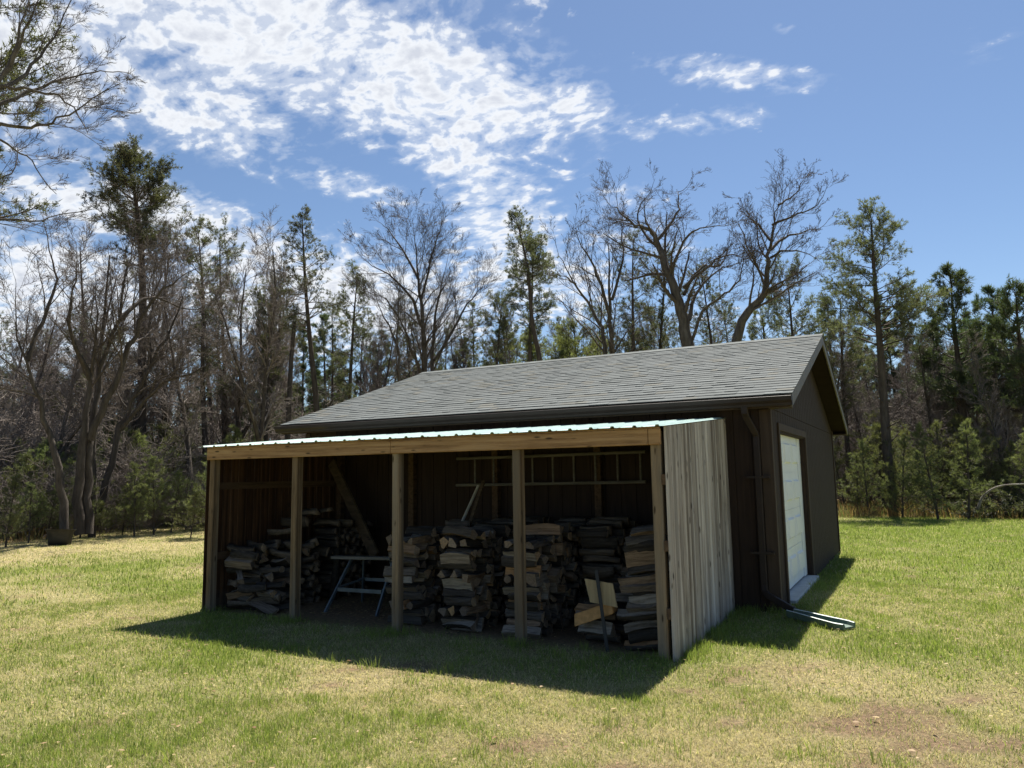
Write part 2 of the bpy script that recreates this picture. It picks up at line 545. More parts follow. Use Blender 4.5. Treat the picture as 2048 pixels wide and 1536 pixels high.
# value noise for laying out turf patches
def vnoise(x, y, seed=0):
    xi, yi = np.floor(x).astype(np.int64), np.floor(y).astype(np.int64)
    fx, fy = x - xi, y - yi
    fx, fy = fx * fx * (3 - 2 * fx), fy * fy * (3 - 2 * fy)

    def h(a, b):
        n = (a * 374761393 + b * 668265263 + seed * 1442695041) & 0xFFFFFFFF
        n = ((n ^ (n >> 13)) * 1274126177) & 0xFFFFFFFF
        return ((n ^ (n >> 16)) & 0xFFFF) / 65535.0
    return (h(xi, yi) * (1 - fx) + h(xi + 1, yi) * fx) * (1 - fy) + (h(xi, yi + 1) * (1 - fx) + h(xi + 1, yi + 1) * fx) * fy


def fbm(x, y, seed=0, oct=4):
    s, a, t = 0, 1.0, 0
    for k in range(oct):
        s = s + a * vnoise(x * 2 ** k + 17.3 * k, y * 2 ** k - 9.1 * k, seed + k); t += a; a *= 0.55
    return s / t


def blob(x, y, cx, cy, rx, ry, p=1.0):
    return np.exp(-(((x - cx) / rx) ** 2 + ((y - cy) / ry) ** 2) * p)


def ground_z(x, y):
    return 0.07 * blob(x, y, 0.9, 3.3, 1.1, 2.2) + 0.012 * (fbm(x * 1.3, y * 1.3, 5) - 0.5) * 2


def forestness(x, y):
    """1 in the woods, 0 on the lawn"""
    dx, dy = x - CAM[0], y - CAM[1]
    d = np.hypot(dx, dy)
    az = np.degrees(np.arctan2(-dx, dy))           # 0 = +Y, positive to the left
    edge = np.interp(az, [-90, -10, 5, 20, 35, 48, 56, 61, 66, 75, 120], [30, 29, 29, 29, 29, 29.5, 30, 25, 23.5, 23, 23])
    return np.clip((d - edge + 2.2 * (fbm(x * .6, y * .6, 3) - .5)) / 1.2 + .5, 0, 1)


def greenness(x, y):
    g = fbm(x * 0.75, y * 0.75, 21, 5) * 1.5 - 0.28
    g = g + 0.3 * blob(x, y, 3.5, 12, 5, 9) + 0.45 * blob(x, y, 3, 17, 9, 9)                   # the green field right of the garage
    g = g + 0.35 * blob(x, y, -6.8, 1.2, 2.0, 2.2) + 0.3 * blob(x, y, -12, 3, 3, 2)
    g = g - 0.35 * blob(x, y, 2.0, -1.6, 1.3, 1.4) - 0.3 * blob(x, y, 3.0, -.2, 1.4, 1.2)
    g = g - 0.65 * blob(x, y, -17, 5.2, 5, 3.5) - 0.3 * blob(x, y, -21, 10, 4, 4)
    g = g - 0.25 * blob(x, y, -1.4, -1.6, 1.2, .5)
    return np.clip(g, 0, 1)


def bareness(x, y):
    b = fbm(x * 1.7, y * 1.7, 44, 5) * 1.6 - 1.02
    b = b + 0.58 * blob(x, y, 1.8, -1.0, 1.5, .9) + 0.52 * blob(x, y, 2.8, -1.3, 1.2, 1.2) + .48 * blob(x, y, 1.7, -2.4, 1.0, .6) + .25 * blob(x, y, -.4, -2.3, .8, .4)
    b = b + .3 * blob(x, y, -1.5, -1.1, 1.2, .3)
    b = b - 2.2 * (fbm(x * 5, y * 5, 91, 5) - .50) * np.clip(b * 4, 0, 1)
    ins = np.clip((y + 0.15 + .35 * (fbm(x * 2, y * 2, 9) - .5)) / 0.5, 0, 1) * np.clip((-x + .1) / .25, 0, 1) * np.clip((x + 5.9) / .3, 0, 1) * (y < 2.5)
    return np.clip(np.maximum(b * 1.6, ins * 1.0), 0, 1)


GREEN = np.array([0.15, 0.215, 0.045]); LIME = np.array([0.29, 0.33, 0.085]); STRAW = np.array([0.52, 0.45, 0.26]); DIRT = np.array([0.21, 0.15, 0.105])
LITTER = np.array([0.19, 0.135, 0.075])


def turf_colour(x, y):
    g = greenness(x, y)[:, None]; b = bareness(x, y)[:, None]; f = forestness(x, y)[:, None]
    c = STRAW * (1 - g) + (LIME * .5 + GREEN * .5) * g
    c = c * 0.66 * (1 - b) + DIRT * b
    return c * (1 - f) + LITTER * f


# ------------------------------------------------------------------ the ground, one sheet to the horizon
ax = np.concatenate([-np.geomspace(900, 34, 22), np.linspace(-33, 16, 246), np.geomspace(17, 900, 24)])
ay = np.concatenate([-np.geomspace(900, 11, 20), np.linspace(-10, 34, 221), np.geomspace(35, 900, 24)])
gx, gy = np.meshgrid(ax, ay)
X, Y = gx.ravel(), gy.ravel()
Z = ground_z(X, Y)
nx, ny = len(ax), len(ay)
i = (np.arange(ny - 1)[:, None] * nx + np.arange(nx - 1)[None, :]).ravel()
quads = np.stack([i, i + 1, i + nx + 1, i + nx], 1)
me = mesh_np('ground', np.stack([X, Y, Z], 1), quads.ravel(), np.full(len(quads), 4), ['ground'], smooth=True)
ca = me.color_attributes.new('col', 'FLOAT_COLOR', 'POINT')
cc = np.ones((len(X), 4), np.float32); cc[:, :3] = turf_colour(X, Y)
ca.data.foreach_set('color', cc.ravel())
go = bpy.data.objects.new('ground', me); C.objects.link(go)
tag(go, kind='structure', label='patchy lawn of green and straw coloured turf running to the woods')

# ------------------------------------------------------------------ garage
GR, GL, GF, GB = 0.5418, -6.5865, 2.45, 9.873       # x right, x left, y front, y back
YM = (GF + GB) / 2
ZE, ZP = 2.489, 3.783
EY0, EY1 = 2.23, 10.09
RX0, RX1 = -6.95, 0.85
SL = (ZP - ZE) / (YM - EY0)
gar = root('garage', 'dark brown garage with a grey shingle gable roof behind the firewood shelter', 'garage', (-3.0, YM, 0))

m = MB()
WT = 0.09
DY0, DY1, DZ0, DZ1 = 3.03, 5.42, 0.10, 2.12


def zroof(y):
    return ZE + SL * (y - EY0) if y < YM else ZE + SL * (EY1 - y)


# backing walls with the door opening left free
m.box(GL, GR, GF, GF + WT, -.1, 2.36)
m.box(GL, GR, GB - WT, GB, -.1, 2.36)
m.box(GR - WT, GR, GF + WT, DY0, -.1, 2.36); m.box(GR - WT, GR, DY1, GB - WT, -.1, 2.36); m.box(GR - WT, GR, DY0, DY1, DZ1, 2.36)
m.box(GL, GL + WT, GF + WT, GB - WT, -.1, 2.36)
for x in (GR - WT, GL):      # gable triangles
    m.prism([(GF, 2.36), (GB, 2.36), (GB, zroof(GB) - .13), (YM, ZP - .14), (GF, zroof(GF) - .13)], lambda a, b, t: (t, a, b), x, x + WT)
# the boards of the grooved siding, 10 mm proud, with 12 mm grooves between
y = GF - .0
k = 0
P = 0.2032
yy = GF
while yy < GB - .01:
    y0, y1 = yy, min(yy + P - .011, GB)
    if y1 > DY0 - .08 and y0 < DY1 + .08:
        if y0 < DY0: m.box(GR, GR + .011, y0, DY0, .03, DZ1)
        if y1 > DY1: m.box(GR, GR + .011, DY1, y1, .03, DZ1)
        m.box(GR, GR + .011, y0, y1, DZ1 + .002, 2.352)
    else:
        m.box(GR, GR + .011, y0, y1, .03, 2.352)
    m.prism([(y0, 2.36), (y1, 2.36), (y1, zroof(y1) - .15), (y0, zroof(y0) - .15)] if not (y0 < YM < y1) else
            [(y0, 2.36), (y1, 2.36), (y1, zroof(y1) - .15), (YM, ZP - .16), (y0, zroof(y0) - .15)], lambda a, b, t: (t, a, b), GR + .0, GR + .011)
    yy += P
xx = GR
while xx > GL:
    m.box(max(xx - P + .011, GL), xx, GF - .011, GF, .03, 2.352)
    xx -= P
wall = m.build('wall', 'siding_brown', gar)
tr = MB()
tr.box(GR - .10, GR + .012, GF - .032, GF - .0115, .0, 2.34); tr.box(GR + .0115, GR + .031, GF - .032, GF + .06, .0, 2.42)
tr.build('corner_trim', 'trim_brown', gar, bevel=.003)
MB().box(GR + .0115, GR + .031, GB - .08, GB + .01, .0, 2.42).build('corner_trim', 'trim_brown', gar, bevel=.003)
MB().box(GL - .01, GL + .09, GF - .032, GF - .0115, .0, 2.34).build('corner_trim', 'trim_brown', gar, bevel=.003)

# roof deck, shingle courses
m = MB()
for s in (0, 1):
    def yf(a, s=s): return (EY0 + a) if s == 0 else (EY1 - a)
    L = YM - EY0
    m.prism([(0, ZE - .06), (0, ZE - .012), (L, ZP - .012), (L, ZP - .09)], lambda a, b, t, yf=yf: (t, yf(a), b), RX0 + .02, RX1 - .02)
deck = m.build('roof_deck', 'trim_brown', gar)
cols, V, Fq = [], [], []
cnt = 0
rr = np.random.RandomState(3)
LS = math.hypot(YM - EY0, ZP - ZE)
uy, uz = (YM - EY0) / LS, (ZP - ZE) / LS
expo = 0.138
nc = int(LS / expo)
expo = LS / nc
for s in (0, 1):
    for c in range(nc):
        x = RX0
        base = c * expo - .02
        while x < RX1 - .001:
            wdt = rr.uniform(.09, .30)
            x1 = min(x + wdt, RX1)
            lift = rr.choice([0.0, 0.0, 0.005])
            h0 = .008 + lift; h1 = .001
            drop = rr.choice([0, 0, .012]) if lift else 0
            tone = rr.uniform(.82, 1.12) * (0.92 if lift == 0 else 1.05)
            colr = np.array([0.098, 0.108, 0.109]) * tone
            if rr.rand() < .12: colr = colr * np.array([1.12, 1.02, .9])
            ps = []
            for (xx, aa, hh) in ((x, base - drop, h0), (x1, base - drop, h0), (x1, base + expo * 1.12, h1), (x, base + expo * 1.12, h1), (x, base - drop, -.003), (x1, base - drop, -.003)):
                yv = EY0 + aa * uy - hh * uz; zv = ZE + aa * uz + hh * uy
                if s: yv = EY0 + EY1 - yv
                ps.append((xx, yv, zv))
            V += ps
            fs = [(0, 1, 2, 3), (4, 5, 1, 0), (0, 3, 4), (1, 5, 2)]
            for q_ in fs: Fq.append(tuple(a_ + cnt for a_ in q_))
            cols += [colr] * 6
            cnt += 6
            x = x1
# ridge caps
x = RX0
while x < RX1 - .01:
    x1 = min(x + .15, RX1)
    colr = np.array([0.11, 0.12, 0.118]) * rr.uniform(.8, 1.1)
    ps = [(x, YM - .14, ZP - .14 * SL + .014), (x1, YM - .14, ZP - .14 * SL + .014), (x1, YM, ZP + .022), (x, YM, ZP + .022), (x1, YM + .14, ZP - .14 * SL + .014), (x, YM + .14, ZP - .14 * SL + .014)]
    V += ps; Fq += [(cnt, cnt + 1, cnt + 2, cnt + 3), (cnt + 3, cnt + 2, cnt + 4, cnt + 5)]; cols += [colr] * 6; cnt += 6
    x = x1
me = bpy.data.meshes.new('shingle_roof')
me.from_pydata((np.array(V) - np.array([-3.0, YM, 0])).tolist(), [], Fq)
me.materials.append(MATS['shingles'])
ca = me.color_attributes.new('col', 'FLOAT_COLOR', 'POINT')
cc = np.ones((len(V), 4), np.float32); cc[:, :3] = np.array(cols)
ca.data.foreach_set('color', cc.ravel())
ro = bpy.data.objects.new('shingle_roof', me); C.objects.link(ro); ro.parent = gar; ROOTLOC[ro.name] = ROOTLOC[gar.name]

# soffits and rake boards
m = MB()
m.box(RX0 + .03, RX1 - .03, EY0 + .012, GF - .033, 2.353, 2.37)
m.box(RX0 + .03, RX1 - .03, GB + .011, EY1 - .012, 2.353, 2.37)
for s in (0, 1):
    def yf(a, s=s): return (EY0 + a) if s == 0 else (EY1 - a)
    L = YM - EY0
    for (xa, xb) in ((GR + .012, RX1 - .035), (RX0 + .035, GL)):
        m.prism([(.02, ZE - .135), (.02, ZE - .12), (L - .001, ZP - .12), (L - .001, ZP - .135)], lambda a, b, t, yf=yf: (t, yf(a), b), xa, xb)
m.build('soffit', 'door_dark', gar)
for s in (0, 1):
    def yf(a, s=s): return (EY0 + a) if s == 0 else (EY1 - a)
    L = YM - EY0
    for (xa, xb) in ((RX1 - .03, RX1 - .008), (RX0 + .008, RX0 + .03)):
        MB().prism([(-.01, ZE - .155), (-.01, ZE - .013), (L - .0005, ZP - .013), (L - .0005, ZP - .155)], lambda a, b, t, yf=yf: (t, yf(a), b), xa, xb).build('rake_board', 'rake_board', gar, bevel=.003)
MB().box(RX0 + .03, RX1 - .03, EY0 - .008, EY0 + .012, 2.335, ZE - .02).build('fascia', 'trim_brown', gar)
MB().box(RX0 + .03, RX1 - .03, EY1 - .012, EY1 + .008, 2.335, ZE - .02).build('fascia', 'trim_brown', gar)
# boxed eave returns at the two gable corners
for (ya, yb) in ((EY0 + .013, GF + .0), (GB + .0, EY1 - .013)):
    MB().box(GR + .032, RX1 - .031, ya, yb, 2.335, 2.352).build('eave_return', 'trim_brown', gar)
# K-style gutter
prof = [(0, 0), (-.07, 0), (-.075, .025), (-.105, .055), (-.11, .10), (-.104, .103), (-.098, .10), (-.094, .058), (-.066, .03), (-.064, .006), (-.004, .006), (-.004, .10), (0, .10)]
m = MB()
m.prism([(a + EY0 - .009, b + 2.352) for a, b in prof], lambda a, b, t: (t, a, b), RX0 - .02, RX1 - .005)
for xa in (RX0 - .024, RX1 - .005):
    m.prism([(a + EY0 - .009, b + 2.352) for a, b in prof[:5]] + [(EY0 - .009, 2.452)], lambda a, b, t: (t, a, b), xa, xa + .004)
gut = m.build('gutter', 'gutter_metal', gar)
for xa in np.arange(RX0 + .4, RX1, .8):
    pass
# downspout
m = MB()
def rbar(mb, pts, wd=.072, th=.05):
    for a, b in zip(pts[:-1], pts[1:]):
        mb.bar(a, b, wd, th, up=(0, 1, .001) if abs(b[2] - a[2]) > .1 and abs(b[1]-a[1]) < .05 else (0, 0.3, 1))
prf = [(-.036, -.025), (-.030, -.03), (.030, -.03), (.036, -.025), (.036, .02), (-.036, .02)]
def sweep(mb, pts, prf, ref):
    pts = np.array(pts, float); n = len(prf)
    d = np.gradient(pts, axis=0); d /= np.linalg.norm(d, axis=1)[:, None]
    vs = []
    for p_, dd in zip(pts, d):
        s = np.cross(dd, ref); s /= np.linalg.norm(s); u = np.cross(s, dd)
        for a, b in prf: vs.append(p_ + s * a + u * b)
    fs = [(k * n + i, k * n + (i + 1) % n, (k + 1) * n + (i + 1) % n, (k + 1) * n + i) for k in range(len(pts) - 1) for i in range(n)]
    fs += [tuple(range(n))[::-1], tuple(range((len(pts) - 1) * n, len(pts) * n))]
    mb.add(vs, fs)
wy = GF - .075
sweep(m, [(.33, EY0 - .055, 2.355), (.33, EY0 - .05, 2.29), (.335, EY0 + .0, 2.24), (.39, wy - .04, 2.09), (.405, wy, 2.03), (.405, wy, 1.9), (.405, wy, 1.2), (.405, wy, .36), (.41, wy - .01, .29), (.45, wy - .04, .245), (.60, wy - .09, .175), (.76, wy - .14, .10)], prf, np.array([0.02, 1.0, 0.0]))
ds = m.build('downspout', 'gutter_metal', gar, bevel=.002)
for z in (1.56, .71):
    s_ = MB().box(.405 - .13, .405 + .13, wy - .035, wy - .031, z - .013, z + .013)
    s_.box(.405 - .13, .405 - .10, wy - .031, GF - .012, z - .013, z + .013); s_.box(.405 + .08, .405 + .13, wy - .031, GF - .034, z - .013, z + .013)
    for dx in (-.11, 0, .11):
        s_.tube([(.405 + dx, wy - .036, z), (.405 + dx, wy - .040, z)], .006, 8)
    s_.build('strap', 'gutter_metal', ds)

# door
m = MB()
m.box(GR + .012, GR + .034, DY0 - .09, DY0 + .0, .0, DZ1 + .09)
m.box(GR + .012, GR + .034, DY1, DY1 + .09, .0, DZ1 + .09)
m.box(GR + .012, GR + .034, DY0, DY1, DZ1, DZ1 + .09)
m.build('door_frame', 'trim_brown', gar, bevel=.002)
m = MB()
m.box(GR - .088, GR + .0115, DY0, DY0 + .02, .10, DZ1 - .021); m.box(GR - .088, GR + .0115, DY1 - .02, DY1, .10, DZ1 - .021); m.box(GR - .088, GR + .0115, DY0, DY1, DZ1 - .02, DZ1)
m.build('door_jamb', 'siding_brown', gar)
m = MB()
xd = GR - .075
da, db = DY0 + .021, DY1 - .021
m.box(xd - .03, xd, da, db, .115, DZ1 - .021)
stripe = DY1 - .30
m.box(xd, xd + .02, stripe, db, .115, DZ1 - .022)
hh = (DZ1 - .135) / 4
for r_ in range(4):
    z0 = .125 + r_ * hh
    m.box(xd, xd + .008, da + .001, stripe - .003, z0, z0 + hh - .006)
    for c_ in range(3):
        wc = (stripe - da - .02) / 3
        y0 = da + .02 + c_ * wc + .06; y1 = y0 + wc - .12
        za, zb = z0 + .09, z0 + hh - .09
        m.prism([(y0, za), (y1, za), (y1, zb), (y0, zb)], lambda a, b, t: (t, a, b), xd + .008, xd + .011)
        # bevelled raised field
        i_ = .045
        v_ = [(xd + .011, y0 + .02, za + .02), (xd + .011, y1 - .02, za + .02), (xd + .011, y1 - .02, zb - .02), (xd + .011, y0 + .02, zb - .02),
              (xd + .034, y0 + i_, za + i_), (xd + .034, y1 - i_, za + i_), (xd + .034, y1 - i_, zb - i_), (xd + .034, y0 + i_, zb - i_)]
        m.add(v_, [(4, 5, 6, 7), (0, 1, 5, 4), (1, 2, 6, 5), (2, 3, 7, 6), (3, 0, 4, 7)])
door = m.build('door', 'door_white', gar)
MB().tube([(xd + .008, da + .30, 1.06), (xd + .03, da + .30, 1.06)], .016, 10).build('lock', 'bracket_steel', door)
MB().tube([(xd + .008, da + .30, .98), (xd + .022, da + .30, .98)], .022, 10).build('latch', 'bracket_steel', door)
h_ = MB().bar((xd + .03, da + .28, .27), (xd + .03, da + .42, .27), .02, .012).box(xd + .008, xd + .03, da + .28, da + .30, .26, .28).box(xd + .008, xd + .03, da + .40, da + .42, .26, .28)
h_.build('handle', 'bracket_steel', door)
MB().box(GR - .09, GR + .10, DY0 - .0, DY1 + .0, -.05, .099).build('door_sill', 'concrete', gar, bevel=.006)

# ------------------------------------------------------------------ firewood shelter (lean-to)
LX = -5.923
P1, P2, P3 = -4.467, -2.996, -1.516
sh = root('firewood_shelter', 'open fronted timber lean-to with green metal roof built against the garage', 'lean-to shed', (-3, 1.2, 0))
ZT = 2.0


def rz(y):   # underside of the sheet roof
    return 2.035 + (y + .08) * (2.255 - 2.035) / 2.51


for (x0, wd) in ((LX + .045, .09), (P1, .092), (P2, .092), (P3, .092), (-.098, .095)):
    b_ = MB()
    b_.box(x0, x0 + wd, .0, .092, -.15, rz(0) - .04)
    b_.build('post', 'post_wood', sh, bevel=.006)
for x0 in (-5.86, -4.50, -3.10, -1.60, -.12):
    b_ = MB().box(x0, x0 + .09, 2.335, 2.425, -.1, rz(2.33) - .045)
    b_.build('rear_post', 'rail_wood', sh, bevel=.004)
for xa, xb in ((LX + .035, P2 + .005), (P2 + .009, -.105), (-.101, .008)):
    MB().box(xa, xb, -.042, -.002, 1.876, 2.022).build('header_beam', 'header_wood', sh, bevel=.005)
MB().box(LX + .05, -.10, .094, .132, 1.88, 2.02).box(LX + .035, -.0, -.0405, -.004, 2.0235, 2.035).build('inner_beam', 'header_wood', sh)
for x in np.linspace(LX + .3, -.3, 8):
    b_ = MB()
    b_.add([(x, .134, rz(.13) - .095), (x + .04, .134, rz(.13) - .095), (x + .04, 2.33, rz(2.33) - .095), (x, 2.33, rz(2.33) - .095),
            (x, .134, rz(.13) - .005), (x + .04, .134, rz(.13) - .005), (x + .04, 2.33, rz(2.33) - .005), (x, 2.33, rz(2.33) - .005)],
           [(0, 3, 2, 1), (4, 5, 6, 7), (0, 1, 5, 4), (1, 2, 6, 5), (2, 3, 7, 6), (3, 0, 4, 7)])
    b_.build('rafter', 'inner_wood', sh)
# ribbed sheet roof
xs, zs = [], []
x = LX - .09
pitch = .2114
x_end = .065
while x < x_end:
    for dx, dz in ((0, 0), (.07, 0), (.082, .016), (.105, .016), (.117, 0)):
        if x + dx < x_end: xs.append(x + dx); zs.append(dz)
    for dx in (.15, .165, .18):
        if x + dx < x_end: xs.append(x + dx); zs.append(.003 if dx == .165 else 0)
    x += pitch
xs.append(x_end); zs.append(0)
n = len(xs)
v = []
for (yy_, tz) in ((-.085, .0), (2.432, .0)):
    for a, b in zip(xs, zs): v.append((a, yy_, rz(yy_) + .004 + b + .0015 * math.sin(a * 9)))
    for a, b in zip(xs, zs): v.append((a, yy_, rz(yy_) + .0015 + b + .0015 * math.sin(a * 9)))
fs = []
for i_ in range(n - 1):
    fs += [(i_, i_ + 1, 2 * n + i_ + 1, 2 * n + i_), (n + i_ + 1, n + i_, 3 * n + i_, 3 * n + i_ + 1), (n + i_, n + i_ + 1, i_ + 1, i_)]
fs += [(0, 2 * n, 3 * n, n), (n - 1, 2 * n - 1, 4 * n - 1, 3 * n - 1)]
MB().add(v, fs).build('metal_roof', 'roof_green', sh)


def board_wall(x0, x1, outer, name, mt, seed, ya=.0, yb=2.425):
    """upright log-faced boards side by side along Y; outer = +1 or -1 side that is rounded"""
    r = random.Random(seed)
    b_ = MB()
    y = ya
    while y < yb - .02:
        wd = min(r.uniform(.118, .150), yb - y)
        e = r.uniform(-.004, .004)
        z0 = r.uniform(-.06, -.01)
        k = r.uniform(.014, .022); wz = r.uniform(0, 40)
        N = 8
        z_lo = z0; 
        ringv = []
        levels = 10
        for li in range(levels):
            f_ = li / (levels - 1)
            for j in range(N + 1):
                t_ = j / N
                yy_ = y + .007 + t_ * (wd - .014) + .0015 * math.sin(f_ * 9 + y * 40)
                bul = k * (1 - abs(2 * t_ - 1) ** 3.0)
                groove = -.010 if j == 4 and wd > .13 else 0
                xx_ = (x1 if outer > 0 else x0) + outer * (bul + e + groove)
                ringv.append((xx_, yy_, z_lo + f_ * (rz(yy_) - .004 - z_lo)))
            xb_ = x0 if outer > 0 else x1
            ringv.append((xb_, y + wd - .002, z_lo + f_ * (rz(y + wd) - .004 - z_lo)))
            ringv.append((xb_, y + .002, z_lo + f_ * (rz(y) - .004 - z_lo)))
        M = N + 3
        f2 = [(a * M + i2, a * M + (i2 + 1) % M, (a + 1) * M + (i2 + 1) % M, (a + 1) * M + i2) for a in range(levels - 1) for i2 in range(M)]
        f2 += [tuple(range(M))[::-1], tuple(range((levels - 1) * M, levels * M))]
        b_.add(ringv, f2)
        y += wd
    return b_.build(name, mt, sh)


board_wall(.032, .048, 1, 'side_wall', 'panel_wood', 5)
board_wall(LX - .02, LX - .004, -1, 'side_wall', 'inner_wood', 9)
for z in (.36, .94, 1.52):
    MB().box(-.0005, .030, -.012, 2.43, z, z + .09).build('rail', 'rail_wood', sh)
for z in (.62, 1.5):
    MB().box(LX - .002, LX + .036, .10, 2.33, z, z + .09).build('rail', 'rail_wood', sh)

# ------------------------------------------------------------------ things under the shelter
lad = root('ladder', 'old wooden ladder hung flat across the back wall of the shelter', 'ladder', (-2.25, 2.29, 1.49))
for z, dx in ((1.50, 0), (1.865, .01)):
    MB().tube([(-3.645 + dx, 2.295, z), (-2.3, 2.298, z + .008), (-.91 + dx, 2.30, z + .02)], .020, 8).build('rail', 'ladder_wood', lad)
for x in np.arange(-3.34, -.9, .2965):
    MB().tube([(x, 2.296, 1.505), (x, 2.298, 1.875)], .014, 7).build('rung', 'ladder_wood', lad)

b_ = MB().bar((-5.75, 2.10, 1.86), (-4.62, 1.75, .55), .17, .04, up=(0, 1, .2))
tag(b_.build('plank', 'board_wood', bevel=.004), 'long wide board leaning diagonally across the back of the empty bay', 'board')
b_ = MB().tube([(-5.02, 1.35, .0), (-5.03, 1.42, .4), (-5.08, 1.5, .8), (-5.12, 1.56, 1.0)], [.055, .05, .047, .045], 10)
tag(b_.build('pole', 'log_bark', smooth=True), 'rough round pole standing upright between log pile and folding work stand', 'pole')

saw = root('work_stand', 'folding metal work stand with wooden top in the empty bay', 'workbench', (-4.15, 1.0, 0))
MB().bar((-4.64, .93, .62), (-3.72, .96, .635), .11, .035).build('worktop', 'ladder_wood', saw, bevel=.004)
MB().bar((-4.60, 1.10, .61), (-3.70, 1.13, .625), .12, .03).build('worktop', 'board_wood', saw, bevel=.004)
for a, b in (((-4.44, .57, 0), (-4.40 + .2, .97, .60)), ((-3.70, .63, 0), (-3.72, .97, .60)), ((-4.51, 1.35, 0), (-4.24, 1.05, .60)), ((-3.90, 1.4, 0), (-3.82, 1.05, .60))):
    if a[0] == -4.44: b = (-4.36, .95, .60)
    MB().bar(a, b, .035, .022, up=(1, 0, .1)).build('leg', 'steel_grey', saw)
MB().bar((-4.40, .74, .26), (-3.74, .78, .26), .045, .02, up=(0, 1, 0)).build('brace', 'steel_grey', saw)
MB().bar((-4.32, 1.18, .33), (-3.80, 1.22, .33), .04, .02, up=(0, 1, 0)).build('brace', 'steel_grey', saw)
MB().bar((-4.40, .76, .28), (-4.34, 1.18, .34), .03, .02).build('brace', 'steel_grey', saw)
MB().bar((-3.735, .80, .28), (-3.82, 1.2, .34), .03, .02).build('brace', 'steel_grey', saw)

sg = root('stake_sign', 'blank plywood board on a leaning black steel stake beside the shelter opening', 'sign', (-.62, .12, 0))
st0, st1 = np.array((-.60, .10, -.05)), np.array((-.735, .20, .72))
b_ = MB().bar(st0, st1, .034, .006, up=(0, 1, 0)); b_.bar(st0 + (0, .012, 0), st1 + (0, .012, 0), .006, .022, up=(0, 1, 0))
b_.build('stake', 'black_steel', sg)
cx_, cy_ = -.70, .20
b_ = MB()
v_ = [(-.86, .205, .635), (-.585, .225, .60), (-.545, .225, .385), (-.81, .205, .42)]
v2 = [(a, b + .012, c) for a, b, c in v_]
b_.add(v_ + v2, [(0, 3, 2, 1), (4, 5, 6, 7), (0, 1, 5, 4), (1, 2, 6, 5), (2, 3, 7, 6), (3, 0, 4, 7)])
b_.build('board', 'plywood', sg)

b_ = MB().bar((-3.05, 1.5, 1.06), (-2.96, 1.75, 1.50), .03, .02)
tag(b_.build('stick', 'handle_wood'), 'pale slim stick leaning upright on top of the firewood between middle posts', 'stick')
b_ = MB().bar((-2.93, 1.5, 1.05), (-2.88, 1.75, 1.56), .05, .02)
tag(b_.build('lath', 'board_wood'), 'dark narrow lath leaning beside the pale stick above the firewood', 'lath')

# splash block
sp = MB()
a0, a1 = np.array((.70, 2.16, .055)), np.array((1.30, 1.80, .03))
d_ = (a1 - a0) / np.linalg.norm(a1 - a0); s_ = np.cross(d_, (0, 0, 1)); s_ /= np.linalg.norm(s_)
vs, fs = [], []
K = 8
for i_ in range(K + 1):
    t_ = i_ / K
    wd = .06 + .06 * t_ if t_ < .9 else .09
    c_ = a0 + (a1 - a0) * t_
    gz = float(ground_z(np.array([c_[0]]), np.array([c_[1]]))[0])
    hgt = .065 - .02 * t_
    for a, b in ((-wd - .012, hgt), (-wd, hgt + .004), (-wd + .014, hgt), (-wd + .03, .012), (wd - .03, .012), (wd - .014, hgt), (wd, hgt + .004), (wd + .012, hgt), (wd + .006, -.01), (-wd - .006, -.01)):
        p_ = c_ + s_ * a; vs.append((p_[0], p_[1], gz + .02 + b))
for i_ in range(K):
    for j in range(10):
        fs.append((i_ * 10 + j, i_ * 10 + (j + 1) % 10, (i_ + 1) * 10 + (j + 1) % 10, (i_ + 1) * 10 + j))
fs += [tuple(range(10))[::-1]] 
fs += [tuple(range(K * 10, K * 10 + 10))]
sp.add(vs, fs)
for k_, f_ in enumerate(sp.f):
    if k_ < K * 10 and (k_ % 10) in (0, 1, 5, 6): sp.fm[k_] = 1
tag(sp.build('splash_block', ['splash_green', 'splash_white']), 'green and white plastic splash block lying in the grass below the downspout', 'splash block')

